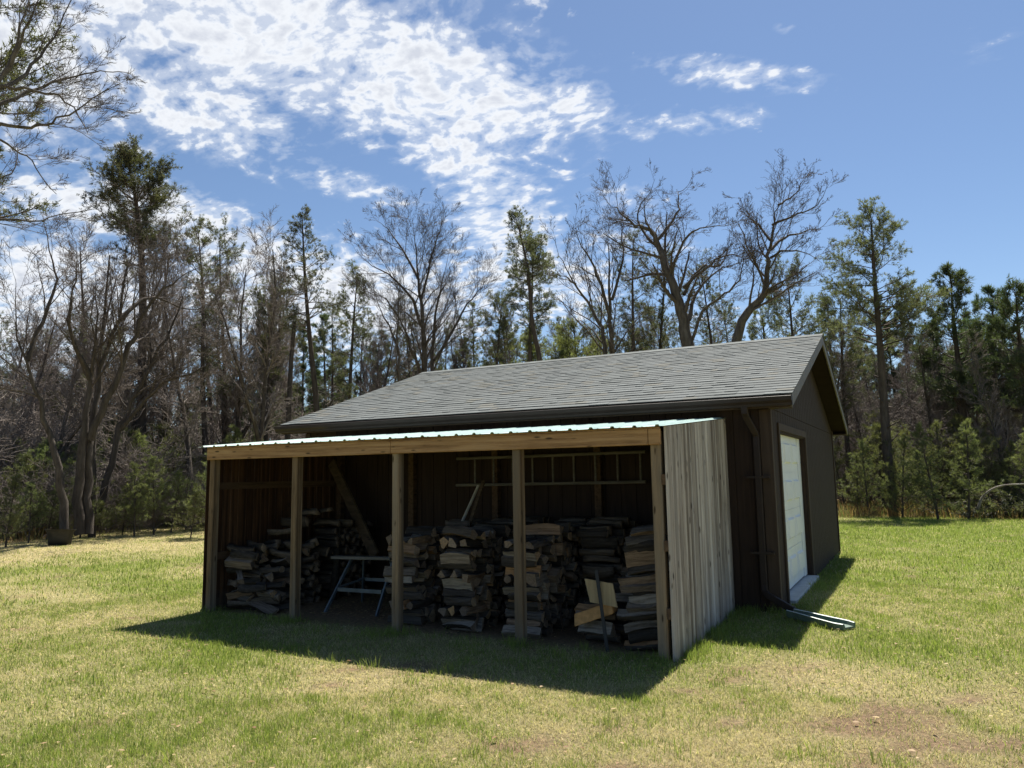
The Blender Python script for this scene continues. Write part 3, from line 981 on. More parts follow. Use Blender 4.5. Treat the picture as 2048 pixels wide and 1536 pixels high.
# ------------------------------------------------------------------ firewood
def make_log(seed, length=.40):
    r = np.random.RandomState(seed)
    kind = (0, 1, 2, 3, 1, 2, 4, 1, 3, 2)[seed % 10]
    R = r.uniform(.046, .058)
    kind = (0, 1, 2, 3, 1, 2, 5, 1, 2, 5)[seed % 10]
    if kind == 0:      # round
        ang = np.linspace(0, 2 * math.pi, 13)[:-1]; rad = R * .85 * (1 + r.uniform(-.1, .1, 12)); barkf = [True] * 12
        prof = np.stack([np.cos(ang) * rad, np.sin(ang) * rad], 1)
    elif kind in (1, 2):    # quarter split: two flat faces and a bark arc
        ang = np.linspace(0, math.radians(r.uniform(55, 100)), 6); R2 = R * r.uniform(1.5, 2.0)
        prof = np.concatenate([[(0, 0)], np.stack([np.cos(ang) * R2, np.sin(ang) * R2], 1)])
        prof -= prof.mean(0)
        barkf = [False] + [True] * 5 + [False]
    elif kind == 3:    # half split
        ang = np.linspace(0, math.pi, 9)
        prof = np.stack([np.cos(ang) * R * 1.2, np.sin(ang) * R * 1.0], 1); prof -= prof.mean(0)
        barkf = [True] * 8 + [False]
    else:              # split on all faces
        m5 = r.randint(4, 6); ang = np.sort(r.uniform(0, 2 * math.pi / m5 * .8, m5) + np.arange(m5) * 2 * math.pi / m5)
        prof = np.stack([np.cos(ang) * R * r.uniform(.9, 1.25, m5), np.sin(ang) * R * r.uniform(.85, 1.15, m5)], 1)
        barkf = [False] * (m5 - 1) + [True]
    n = len(prof)
    NS = 7
    bow = r.uniform(-.010, .010, 2)
    vs = []
    for k in range(NS):
        t_ = k / (NS - 1)
        x_ = (t_ - .5) * length
        s_ = 1 + .07 * math.sin(t_ * 5 + seed) + r.uniform(-.04, .04)
        o_ = bow * (1 - (2 * t_ - 1) ** 2) * 2
        jit = r.uniform(-.0035, .0035, (n, 2))
        for (a, b), j_ in zip(prof, jit):
            ex = r.uniform(-.008, .008) if k in (0, NS - 1) else 0
            vs.append((x_ + ex, a * s_ + o_[0] + j_[0], b * s_ + o_[1] + j_[1]))
    fs, mi = [], []
    for k in range(NS - 1):
        for i_ in range(n):
            fs.append((k * n + i_, k * n + (i_ + 1) % n, (k + 1) * n + (i_ + 1) % n, (k + 1) * n + i_)[::-1]); mi.append(1 if barkf[i_] else 0)
    fs += [tuple(range(n)), tuple(range((NS - 1) * n, NS * n))[::-1]]; mi += [2, 2]
    me_ = bpy.data.meshes.new('firewood_log')
    me_.from_pydata(vs, [], fs)
    me_.materials.append(MATS['log_split']); me_.materials.append(MATS['log_bark']); me_.materials.append(MATS['log_end'])
    me_.polygons.foreach_set('material_index', mi)
    me_.update()
    return me_


LOGS = [make_log(s) for s in range(30)]
indiv, mass = [], []
lr = random.Random(5)


def put(x, y, z, yaw, keep, label, roll=None, tilt=0.0, sc=1.0):
    me_ = lr.choice(LOGS)
    M_ = Matrix.Translation((x, y, z)) @ Matrix.Rotation(yaw, 4, 'Z') @ Matrix.Rotation(tilt, 4, 'Y') @ Matrix.Rotation(lr.uniform(0, 6.28) if roll is None else roll, 4, 'X') @ Matrix.Diagonal((sc * lr.uniform(.86, 1.06), lr.uniform(.85, 1.12), lr.uniform(.85, 1.12), 1))
    (indiv if keep else mass).append((me_, M_, label))


ORD = ['bottom', 'second', 'third', 'fourth', 'fifth', 'sixth', 'seventh', 'eighth', 'ninth', 'tenth', 'eleventh', 'twelfth', 'thirteenth', 'fourteenth', 'fifteenth', 'sixteenth']
BACK = ['nearest', 'second back', 'third back', 'fourth back', 'fifth back', 'sixth back', 'seventh back', 'eighth back', 'ninth back', 'tenth back', 'eleventh back', 'twelfth back', 'thirteenth back', 'fourteenth back', 'fifteenth back']


def stack(name, xc, y0, y1, top, cribs=True, keep_cols=4, slope=0.0):
    hz = .088
    nl = int(top / hz)
    if cribs:
        for l in range(nl):
            z = .045 + l * hz
            if l % 4 == 2 and lr.random() < .7:
                for q_, dx in enumerate((-.13, .0, .13)):
                    put(xc + dx + lr.uniform(-.01, .01), y0 + .14, z, math.pi / 2 + lr.uniform(-.1, .1), True, f'end on log, {ORD[l]} layer up in front face of {name}, {("left", "middle", "right")[q_]} one')
            else:
                for q_, dy in enumerate((0.0, .13)):
                    put(xc + lr.uniform(-.05, .05), y0 + dy + lr.uniform(-.03, .03) + .03, z + lr.uniform(-.012, .012), lr.uniform(-.24, .24), True,
                        f'crosswise split log, {ORD[l]} layer up in front face of {name}, {("nearer", "farther")[q_]} one', tilt=lr.uniform(-.05, .05))
    ya = y0 + (.33 if cribs else 0)
    c = 0
    y = ya
    while y < y1:
        tp = top + .05 * math.sin(y * 7 + xc * 3) + slope * (y - ya)
        l = 0
        z = .045
        while z < tp:
            put(xc + lr.uniform(-.07, .07), y + lr.uniform(-.025, .025), z + lr.uniform(-.012, .012), lr.uniform(-.13, .13), c < keep_cols, f'split log in side of {name}, {ORD[min(l, 15)]} layer up, {BACK[min(c, 14)]} column', tilt=lr.uniform(-.03, .03))
            z += lr.uniform(.080, .105); l += 1
        y += lr.uniform(.098, .122); c += 1


stack('third post stack', -3.12, .36, 2.2, 1.03, keep_cols=3)
stack('middle stack', -2.37, .30, 2.2, 1.06, keep_cols=4)
stack('fourth post stack', -1.62, .34, 2.2, 1.02, keep_cols=5)
stack('short stack', -3.55, 1.75, 2.25, .75, cribs=False, keep_cols=0)
stack('back stack', -1.12, 1.2, 2.2, 1.08, cribs=False, keep_cols=0, slope=.02)
# right hand pile against the right post, leaning in steps
for l in range(13):
    n_ = 3 if l < 8 else 2
    for q_ in range(n_):
        put(-.30 + .055 * math.sin(l * 1.7) + (.05 if l > 9 else 0), .26 + q_ * .14, .05 + l * .088, lr.uniform(-.25, .25) + .05, True,
            f'split log in right corner post pile, {ORD[l]} layer up, {("front", "middle", "rear")[q_]} one', tilt=-.12 - .02 * (l % 3), sc=.95)
for l in range(4):
    for q_ in range(3):
        put(-.80 + lr.uniform(-.04, .04), .38 + q_ * .14, .05 + l * .095, lr.uniform(-.2, .2), True, f'split log in low pile behind stake sign, {ORD[l]} layer up, {("front", "middle", "rear")[q_]} one', tilt=lr.uniform(-.08, .02))
for q_, (x_, y_, z_) in enumerate(((-.55, .55, .40), (-.60, .72, .50), (-.52, .85, .60), (-.62, .95, .44), (-.68, .62, .47))):
    put(x_, y_, z_, lr.uniform(-.25, .25), True, ('split log', 'short log', 'top log', 'rear log', 'side log')[q_] + ' resting loosely between the low pile and the tall right pile')
# left pile, tumbled
for l in range(9):
    for c in range(6):
        y_ = .32 + c * .17
        if .05 + l * .088 > .78 + c * .10: continue
        for q_, xq in enumerate((-5.62, -5.22)):
            if q_ and .05 + l * .088 > .30 + c * .2: continue
            put(xq + lr.uniform(-.06, .06), y_ + lr.uniform(-.05, .05), .05 + l * .088, lr.uniform(-.7, .5), c < 3,
                f'weathered log in left wall pile, {ORD[l]} layer up, {("front", "second", "third", "fourth", "fifth", "sixth")[c]} row, {("left", "right")[q_]} side', tilt=lr.uniform(-.22, .22))
for q_, (x_, y_, z_, yw) in enumerate(((-5.35, .95, 1.05, .1), (-5.25, 1.1, 1.14, -.1), (-5.45, .85, .95, .2), (-5.15, 1.2, 1.2, 0), (-5.5, .3, .08, .5), (-5.3, .22, .30, .35), (-5.05, .35, .2, -.5))):
    put(x_, y_, z_, yw, True, f'log on the tumbled left pile, {("big pale one near the top", "pale one at its peak", "one under the pale top logs", "topmost at the back", "lowest one in front", "pale twisted one low in front", "one rolled out to the right")[q_]}', tilt=lr.uniform(-.1, .1))

stack('rear stack', -5.25, 1.45, 2.2, 1.0, cribs=False, keep_cols=0)
if len(indiv) > 298:
    mass += indiv[298:]; indiv = indiv[:298]
seen = {}
for me_, M_, lb in indiv:
    o = bpy.data.objects.new('firewood_log', me_); C.objects.link(o); o.matrix_world = M_
    seen[lb] = seen.get(lb, 0) + 1
    tag(o, lb if seen[lb] == 1 else lb + f', variant', 'firewood', 'split firewood logs stacked in the shelter')
vv, ll, ss, mm, off = [], [], [], [], 0
for me_, M_, lb in mass:
    n_ = len(me_.vertices)
    a = np.empty(n_ * 3, np.float32); me_.vertices.foreach_get('co', a); a = a.reshape(-1, 3)
    Mn = np.array(M_)
    vv.append(a @ Mn[:3, :3].T + Mn[:3, 3])
    nl_ = len(me_.loops); li = np.empty(nl_, np.int32); me_.loops.foreach_get('vertex_index', li); ll.append(li + off)
    s_ = np.empty(len(me_.polygons), np.int32); me_.polygons.foreach_get('loop_total', s_); ss.append(s_)
    q_ = np.empty(len(me_.polygons), np.int32); me_.polygons.foreach_get('material_index', q_); mm.append(q_)
    off += n_
me_ = mesh_np('firewood', np.concatenate(vv), np.concatenate(ll), np.concatenate(ss), ['log_split', 'log_bark', 'log_end'], np.concatenate(mm))
o = bpy.data.objects.new('firewood', me_); C.objects.link(o)
tag(o, 'firewood stacked in the dark depth of the shelter', 'firewood', kind='stuff')
# fresh orange split log on the low pile
b_ = MB()
b_.prism([(-.07, -.05), (.08, -.045), (.085, .05), (-.02, .06)], lambda a, b, t: (-.80 + t * .93 - b * .2, .27 + a, .30 + t * .35 + b), -.20, .22)
tag(b_.build('firewood_log', 'log_orange', bevel=.006), 'freshly split orange log slanting on the low pile behind the stake sign', 'firewood', 'split firewood logs stacked in the shelter')
#==TREES==
# ------------------------------------------------------------------ trees
def perp(d, r):
    a = np.cross(d, r.normal(size=3)); return a / (np.linalg.norm(a) + 1e-9)


def curve(p0, d, L, n, wob, up, r):
    """a wandering limb: n+1 points"""
    pts = [np.array(p0, float)]
    d = np.array(d, float); d /= np.linalg.norm(d)
    for k in range(n):
        d = d + r.normal(size=3) * wob + np.array([0, 0, up])
        d /= np.linalg.norm(d)
        pts.append(pts[-1] + d * L / n)
    return np.array(pts)


def batch_tubes(polys):
    """polys: (pts, rad, sides) -> verts, quads; worked in batches of equal size"""
    groups = {}
    for p, rd, s in polys:
        groups.setdefault((len(p), s), []).append((p, rd))
    V, Q, off = [], [], 0
    for (n, s), lst in groups.items():
        P_ = np.stack([a for a, _ in lst]); R_ = np.stack([np.broadcast_to(b, (n,)) for _, b in lst])
        d = np.gradient(P_, axis=1); d /= np.linalg.norm(d, axis=2)[..., None] + 1e-9
        ref = np.where(np.abs(d[:, :1, 2:3]) > .7, np.array([0.95, 0.25, 0.1]), np.array([0.05, 0.08, 1.0]))
        a = np.cross(d, np.broadcast_to(ref, d.shape)); a /= np.linalg.norm(a, axis=2)[..., None] + 1e-9
        b = np.cross(a, d)
        th = np.arange(s) / s * 2 * math.pi
        v = P_[:, :, None, :] + R_[:, :, None, None] * (np.cos(th)[None, None, :, None] * a[:, :, None, :] + np.sin(th)[None, None, :, None] * b[:, :, None, :])
        m_ = len(lst)
        base = (np.arange(m_) * n * s)[:, None, None] + off
        i_ = np.arange(n - 1)[None, :, None] * s; j = np.arange(s)[None, None, :]; j2 = (j + 1) % s
        f = np.stack([base + i_ + j, base + i_ + j2, base + i_ + s + j2, base + i_ + s + j], -1).reshape(-1, 4)
        V.append(v.reshape(-1, 3)); Q.append(f); off += m_ * n * s
    return np.concatenate(V), np.concatenate(Q)


def poly_mesh(name, polys, mt, tris=None, mt2=None):
    V, Q = batch_tubes(polys)
    loops, sizes = [Q.ravel()], [np.full(len(Q), 4)]
    mi = [np.zeros(len(Q))]
    mats = [mt]
    if tris is not None and len(tris):
        loops.append(np.arange(len(tris) * 3) + len(V)); sizes.append(np.full(len(tris), 3)); mi.append(np.ones(len(tris)))
        V = np.concatenate([V, tris.reshape(-1, 3)]); mats.append(mt2)
    return mesh_np(name, V, np.concatenate(loops), np.concatenate(sizes), mats, np.concatenate(mi))


LCAP = [3.2]


def ramify(parent, rp, level, maxlevel, r, polys, spread=(28, 62), ratio=(.38, .62), dens=1.0, wob=.16, up=.03, t0=.25, minr=.004, count=None):
    """children along a parent limb, and their children"""
    n = len(parent)
    seg = np.linalg.norm(np.diff(parent, axis=0), axis=1); L = seg.sum(); cum = np.concatenate([[0], np.cumsum(seg)])
    k = count if count is not None else max(3, int(dens * ((6, 6, 5, 4, 3, 3)[level] + L * {1: 1.1, 2: 1.9, 3: 2.9, 4: 4.0}.get(level, 3))))
    for c in range(k):
        t = t0 + (1 - t0) * (c + r.uniform(.1, .9)) / k
        s = t * L
        i_ = min(int(np.searchsorted(cum, s)), n - 1); i_ = max(i_, 1)
        f = (s - cum[i_ - 1]) / (seg[i_ - 1] + 1e-9)
        p0 = parent[i_ - 1] * (1 - f) + parent[i_] * f
        d = parent[i_] - parent[i_ - 1]; d /= np.linalg.norm(d)
        an = math.radians(r.uniform(*spread))
        nd = d * math.cos(an) + perp(d, r) * math.sin(an)
        if nd[2] < -.25: nd[2] *= -.5
        l = L * r.uniform(*ratio) * (1.0 - .5 * t)
        if level == 1: l = min(max(l, .8 * r.uniform(.6, 1.1)), LCAP[0] * r.uniform(.6, 1.1) * (1.15 - .55 * t))
        rr_ = (rp[i_ - 1] * (1 - f) + rp[i_] * f)
        r0 = max(minr, rr_ * (r.uniform(.34, .5) if level < 3 else r.uniform(.3, .45)))
        nn = {1: 6, 2: 5, 3: 4, 4: 3}.get(level, 2)
        pc = curve(p0, nd, l, nn, wob, up, r)
        ra = np.linspace(r0, max(minr * .7, r0 * .28), nn + 1)
        polys.append((level, pc, ra))
        if level < maxlevel:
            ramify(pc, ra, level + 1, maxlevel, r, polys, spread, (ratio[0] + .08, ratio[1] + .12), dens, wob * 1.08, up, .15, minr)


def bare_tree(name_seed, limbs, maxlevel=4, dens=1.0, wob=.16, up=.03, spread=(28, 62), ratio=(.38, .62), minr=.004, start=1, mts=('bark_grey', 'twig')):
    """limbs: list of (pts, radii, t0 where its own branches start). returns trunk mesh, crown mesh"""
    r = np.random.RandomState(name_seed)
    main, polys = [], []
    for lim in limbs:
        pts, rad, t0 = lim[:3]
        main.append((pts, rad, 9))
        dn = lim[3] if len(lim) > 3 else dens
        ramify(pts, rad, start, maxlevel, r, polys, spread, ratio, dn, wob, up, t0, minr)
    sides = {1: 5, 2: 4, 3: 3, 4: 3, 5: 3}
    tp = [(p, a, 9) for p, a, _ in main]
    cp = [(p, a, sides[l]) for l, p, a in polys]
    return poly_mesh('trunk', tp, mts[0]), poly_mesh('crown', cp, mts[1])


def smooth_pts(P_, k=3):
    """Catmull-Rom through traced points"""
    P_ = np.asarray(P_, float)
    E = np.concatenate([[2 * P_[0] - P_[1]], P_, [2 * P_[-1] - P_[-2]]])
    out = []
    for i_ in range(1, len(E) - 2):
        for j in range(k):
            t = j / k
            out.append(.5 * ((2 * E[i_]) + (-E[i_ - 1] + E[i_ + 1]) * t + (2 * E[i_ - 1] - 5 * E[i_] + 4 * E[i_ + 1] - E[i_ + 2]) * t * t + (-E[i_ - 1] + 3 * E[i_] - 3 * E[i_ + 1] + E[i_ + 2]) * t ** 3))
    out.append(P_[-1])
    return np.array(out)


def tufts(cen, dirs, r, n=7, L=.16, w_=.022, cone=.9):
    """needle tufts: n thin triangles round each centre"""
    m_ = len(cen)
    cen = np.repeat(cen, n, 0); dirs = np.repeat(dirs, n, 0)
    d = dirs + r.normal(size=(m_ * n, 3)) * cone
    d /= np.linalg.norm(d, axis=1)[:, None]
    s = np.cross(d, r.normal(size=(m_ * n, 3))); s /= np.linalg.norm(s, axis=1)[:, None] + 1e-9
    l = L * r.uniform(.6, 1.2, (m_ * n, 1)); ww = w_ * r.uniform(.6, 1.3, (m_ * n, 1))
    c0 = cen + r.normal(size=(m_ * n, 3)) * L * .2
    return np.stack([c0 - s * ww, c0 + s * ww, c0 + d * l], 1)


def conifer(seed, H, r0, kind='jack', crown0=.35, wmax=1.8, lean=(0, 0), nb=60, mts=('bark_pine', 'needles_jack'), prof=None, trunk=None, den=1.0, tl=1.0):
    r = np.random.RandomState(seed)
    if trunk is None:
        trunk = curve((0, 0, -.2), (lean[0], lean[1], 1), H, 14, .018, .0, r)
        k_ = (H) / (trunk[-1][2] + .2); trunk[:, 2] = (trunk[:, 2] + .2) * k_ - .2
    n = len(trunk)
    hh = np.linspace(0, 1, n)
    rad = r0 * (1 - hh) ** .8 + .012
    tp = [(trunk, rad, 8)]
    br, cen, dirs = [], [], []
    for b in range(nb):
        u = (b + r.uniform(0, 1)) / nb
        t = crown0 + (1 - crown0) * u
        if kind == 'jack' and r.rand() < .12: t = r.uniform(.12, crown0 + .1)
        dead = t < crown0
        k = t * (n - 1); i_ = min(int(k), n - 2); p0 = trunk[i_] * (1 - k + i_) + trunk[i_ + 1] * (k - i_)
        if prof is None:
            if kind == 'jack': wd = wmax * (math.sin(math.pi * min(1, .22 + .78 * (1 - u))) ** .8 * (.55 + .6 * r.rand()))
            elif kind == 'red': wd = wmax * ((1 - u) ** .55 * .9 + .12) * (.75 + .4 * r.rand())
            else: wd = wmax * ((1 - u) ** .8 + .06) * (.7 + .5 * r.rand())
        else:
            wd = np.interp(u, prof[0], prof[1]) * wmax * (.6 + .55 * r.rand())
        if dead: wd = wmax * r.uniform(.15, .5)
        az = r.uniform(0, 2 * math.pi)
        el = {'jack': r.uniform(-.05, .55), 'red': r.uniform(.05, .5), 'young': r.uniform(.15, .5)}[kind] + (u ** 3) * .7
        d = np.array([math.cos(az) * math.cos(el), math.sin(az) * math.cos(el), math.sin(el)])
        pc = curve(p0, d, wd, 5, .13, {'jack': .05, 'red': .07, 'young': .06}[kind], r)
        rb = max(.008, rad[i_] * .28)
        br.append((pc, np.linspace(rb, .006, 6), 4))
        if dead:
            continue
        # side branchlets carrying the tufts
        nsb = int(max(3, wd * {'jack': 7, 'red': 6, 'young': 7}[kind] * den))
        for s in range(nsb):
            ts = {'jack': .3, 'red': .4, 'young': .15}[kind]
            ts = ts + (1 - ts) * (s + r.rand()) / nsb
            kk = ts * 5; j = min(int(kk), 4); q0 = pc[j] * (1 - kk + j) + pc[j + 1] * (kk - j)
            dd = pc[j + 1] - pc[j]; dd /= np.linalg.norm(dd)
            sd = dd * .7 + perp(dd, r) * .8; sd[2] += .12; sd /= np.linalg.norm(sd)
            sl_ = (wd * .28 + .12) * r.uniform(.5, 1.1) * (1.15 - ts * .5)
            sc_ = curve(q0, sd, sl_, 2, .2, .1, r)
            br.append((sc_, np.array([.008, .006, .005]), 3))
            m_ = {'jack': 4, 'red': 4, 'young': 5}[kind]
            for w_ in range(m_):
                f = .25 + .75 * (w_ + 1) / m_
                q = sc_[0] + (sc_[2] - sc_[0]) * f
                cen.append(q + r.normal(size=3) * .04); dirs.append(sd + np.array([0, 0, .35]))
        cen.append(pc[-1]); dirs.append(d)
    # top leader
    for s in range(8):
        cen.append(trunk[-1] - np.array([0, 0, .09 * s])); dirs.append(np.array([0, 0, 1.0]))
    L, w_, nn, cone = {'jack': (.11, .0095, 10, .9), 'red': (.17, .013, 12, .8), 'young': (.12, .0075, 9, .7)}[kind]
    tr = tufts(np.array(cen), np.array(dirs), r, nn, L * tl, w_ * tl, cone)
    return poly_mesh('trunk', tp, mts[0]), poly_mesh('crown', br, mts[0], tr, mts[1])


TREES = []


def plant(name, meshes, loc, label, cat, group=None, rot=0.0, sc=1.0, sz=None):
    o = bpy.data.objects.new(name, None); o.empty_display_size = .3
    C.objects.link(o)
    o.location = tuple(loc); o.rotation_euler = (0, 0, rot); o.scale = (sc, sc, sz or sc)
    for nm, me_ in zip(('trunk', 'crown', 'dead_leaves'), meshes):
        c = bpy.data.objects.new(nm, me_); C.objects.link(c); c.parent = o
    tag(o, label, cat, group)
    return o


def traced(D, specs, offs=None):
    """limbs given as picture points at a real distance D; each limb may drift nearer or farther"""
    out = []
    base = None
    for sp_ in specs:
        P_, ra, rb, t0 = sp_[:4]
        drift = sp_[4] if len(sp_) > 4 else 0.0
        o0 = sp_[5] if len(sp_) > 5 else 0.0
        n = len(P_)
        pts = np.array([pt(x, y, D, o0 + drift * k / (n - 1)) for k, (x, y) in enumerate(P_)])
        if base is None: base = pts[0].copy(); base[2] = 0
        pts = smooth_pts(pts, 3)
        pts = pts[:max(4, int(len(pts) * .93))]
        rn = np.random.RandomState(len(out) + int(D))
        pts[1:-1] += rn.normal(size=pts[1:-1].shape) * (.035 if D > 20 else .02)
        rad = np.linspace(1, 0, len(pts)) ** 1.2 * (ra * .86 - .009) + .009
        if pts[-1][2] > 5 or len(out) > 0:      # carry the limb on into a fine tip
            e = curve(pts[-1], pts[-1] - pts[-2], .5, 4, .12, .05, rn)
            pts = np.concatenate([pts, e[1:]]); rad = np.concatenate([rad, np.linspace(.009, .005, 4)])
        out.append([pts - base, rad, t0] + ([sp_[6]] if len(sp_) > 6 else []))
    return base, out


def hero(seed, D, specs, name, label, cat, group=None, **kw):
    LCAP[0] = kw.pop('cap', 3.2)
    base, limbs = traced(D, specs)
    tm, cm = bare_tree(seed, limbs, **kw)
    return plant(name, (tm, cm), base, label, cat, group)


G_B = 'bare broadleaf trees at the edge of the woods'
G_P = 'pines at the edge of the woods'
# broad spreading maple behind the left half of the garage roof
hero(31, 33, [
    ([(862, 985), (858, 860), (852, 740), (846, 640), (838, 560), (830, 480), (822, 420)], .26, .03, .42, 0),
    ([(885, 985), (873, 860), (868, 760), (866, 680), (876, 600), (890, 540), (905, 480)], .22, .03, .42, 1.5, .8),
    ([(848, 660), (825, 600), (790, 560), (745, 530), (712, 505)], .10, .015, .2, -2),
    ([(868, 720), (905, 660), (935, 610), (965, 575), (985, 540)], .10, .015, .25, 2, .8),
    ([(838, 560), (805, 500), (775, 460), (755, 440)], .08, .012, .2, 2),
    ([(842, 600), (862, 520), (878, 460), (885, 430)], .07, .012, .2, -1),
    ([(856, 800), (825, 700), (800, 640), (770, 600), (735, 585)], .09, .012, .3, -2.5),
], 'maple_tree', 'broad domed bare maple with twin trunks behind left half of garage roof', 'tree', G_B, maxlevel=4, dens=.95, wob=.09, up=.02, spread=(22, 46), ratio=(.34, .52), minr=.0045, cap=3.4)
# small companion in front of it
hero(32, 31, [([(792, 985), (797, 860), (800, 760), (793, 690), (797, 620), (800, 560), (796, 500)], .13, .02, .35, 0),
              ([(797, 700), (775, 650), (755, 610), (748, 570)], .06, .012, .2, 1)],
     'broadleaf_tree', 'slim forked bare tree just left of the twin trunked maple', 'tree', G_B, maxlevel=4, dens=.62, wob=.12, ratio=(.3, .48), minr=.0045)
# three stemmed tree
hero(33, 30, [
    ([(1232, 985), (1230, 860), (1228, 740), (1222, 640), (1220, 560), (1215, 480), (1222, 410)], .22, .03, .3, 0),
    ([(1217, 985), (1215, 800), (1211, 690), (1195, 640), (1165, 590), (1140, 550), (1118, 510), (1108, 470)], .16, .02, .45, 0),
    ([(1222, 640), (1200, 570), (1180, 520), (1158, 480), (1150, 445)], .10, .015, .3, -1),
    ([(1152, 568), (1130, 552), (1110, 552)], .05, .01, .1, -.5),
    ([(1224, 600), (1245, 520), (1243, 460), (1248, 420)], .08, .012, .3, 1),
], 'broadleaf_tree', 'tall bare tree with long limb reaching left above middle of garage roof', 'tree', G_B, maxlevel=4, dens=.78, wob=.12, up=.05, spread=(20, 44), ratio=(.30, .46), minr=.005)
# big oak
hero(34, 29, [
    ([(1392, 985), (1390, 860), (1385, 760), (1372, 680), (1362, 620), (1345, 570), (1330, 520), (1312, 480), (1300, 460), (1268, 448), (1240, 425), (1215, 405), (1190, 400)], .40, .10, .5, 0),
    ([(1312, 482), (1340, 450), (1358, 420), (1360, 385), (1385, 365)], .09, .015, .15, 1.5, 0),
    ([(1345, 565), (1350, 520), (1380, 470), (1400, 455), (1450, 452), (1475, 440)], .09, .015, .25, -1.0, 0),
    ([(1368, 590), (1395, 540), (1440, 530), (1455, 500), (1460, 470)], .08, .012, .2, 1.2, .3),
    ([(1368, 575), (1400, 545), (1435, 520), (1478, 510), (1490, 530)], .09, .012, .3, -1.2, .3),
    ([(1378, 640), (1390, 590), (1420, 555), (1460, 530), (1490, 520)], .10, .015, .3, 1.5, 0),
    ([(1318, 490), (1290, 470), (1275, 430), (1290, 395), (1310, 370)], .08, .012, .2, 1.0, 0),
    ([(1380, 690), (1405, 620), (1450, 590), (1480, 560), (1490, 500), (1482, 470)], .08, .012, .3, -2, 0),
], 'oak_tree', 'large gnarled bare oak with crooked limbs above right half of garage roof', 'tree', G_B, maxlevel=4, dens=.95, wob=.13, up=.03, spread=(25, 56), ratio=(.30, .46), minr=.0045)
# leaning oak
hero(35, 28, [
    ([(1455, 985), (1458, 860), (1462, 740), (1470, 685), (1495, 625), (1528, 590), (1534, 540), (1540, 490), (1548, 440), (1562, 395), (1568, 360)], .34, .03, .55, 0),
    ([(1530, 590), (1560, 575), (1575, 560), (1600, 570)], .07, .012, .3, -1),
    ([(1540, 500), (1562, 480), (1590, 470), (1625, 460), (1660, 445)], .08, .012, .2, 1.5),
    ([(1545, 450), (1575, 435), (1610, 425), (1640, 400), (1650, 385)], .06, .012, .2, -1.5),
    ([(1540, 480), (1515, 450), (1490, 430), (1485, 405)], .06, .012, .2, 1),
    ([(1556, 410), (1580, 395), (1605, 370), (1612, 350)], .05, .01, .2, 1),
    ([(1495, 630), (1505, 570), (1508, 520), (1512, 480)], .06, .012, .3, -.6),
    ([(1542, 515), (1575, 500), (1605, 505), (1640, 520)], .06, .012, .2, -2),
], 'oak_tree', 'bare oak leaning right then rising straight above right end of garage roof', 'tree', G_B, maxlevel=4, dens=.9, wob=.12, up=.03, spread=(24, 50), ratio=(.30, .46), minr=.0045)
# the multi-stemmed cluster at the left
hero(36, 23.6, [
    ([(128, 1068), (122, 970), (100, 870), (70, 775), (42, 700), (30, 620), (36, 540)], .14, .03, .5, 0),
    ([(55, 720), (85, 640), (110, 560), (95, 500), (85, 420)], .08, .012, .2, 1),
], 'broadleaf_tree', 'bare tree with a curved trunk bending left behind the black tub', 'tree', G_B, maxlevel=4, dens=.85, wob=.13, spread=(24, 52), ratio=(.30, .48), minr=.0045, mts=('bark_dark', 'twig'))
hero(37, 24.2, [
    ([(160, 1068), (158, 960), (165, 860), (178, 760), (190, 680), (192, 600), (190, 520)], .18, .04, .5, 0),
    ([(176, 1068), (175, 960), (182, 860), (205, 740), (238, 640), (250, 560), (262, 500), (280, 450)], .16, .02, .45, 1),
    ([(181, 880), (215, 800), (258, 700), (290, 620), (330, 580), (370, 550), (420, 520)], .13, .02, .3, -1),
    ([(240, 640), (285, 600), (330, 600), (380, 620), (440, 600)], .08, .012, .2, 1.5),
    ([(180, 760), (150, 690), (140, 620), (150, 560), (155, 500)], .09, .015, .25, -1),
], 'oak_tree', 'thick bare oak with several stems fanning upward beside the black tub', 'tree', G_B, maxlevel=4, dens=.85, wob=.13, spread=(24, 52), ratio=(.30, .48), minr=.0045, mts=('bark_dark', 'twig'))
hero(38, 26, [
    ([(190, 1060), (215, 960), (240, 860), (275, 780), (320, 700), (350, 640), (370, 580), (385, 500)], .15, .03, .4, 0),
    ([(240, 860), (290, 800), (340, 760), (400, 740), (450, 700)], .09, .012, .2, -1),
    ([(300, 735), (300, 640), (320, 560), (330, 480)], .08, .012, .2, 1),
], 'oak_tree', 'bare leaning tree sloping right between the tub and the shelter', 'tree', G_B, maxlevel=4, dens=.85, wob=.13, spread=(24, 52), ratio=(.30, .48), minr=.0045, mts=('bark_dark', 'twig'))
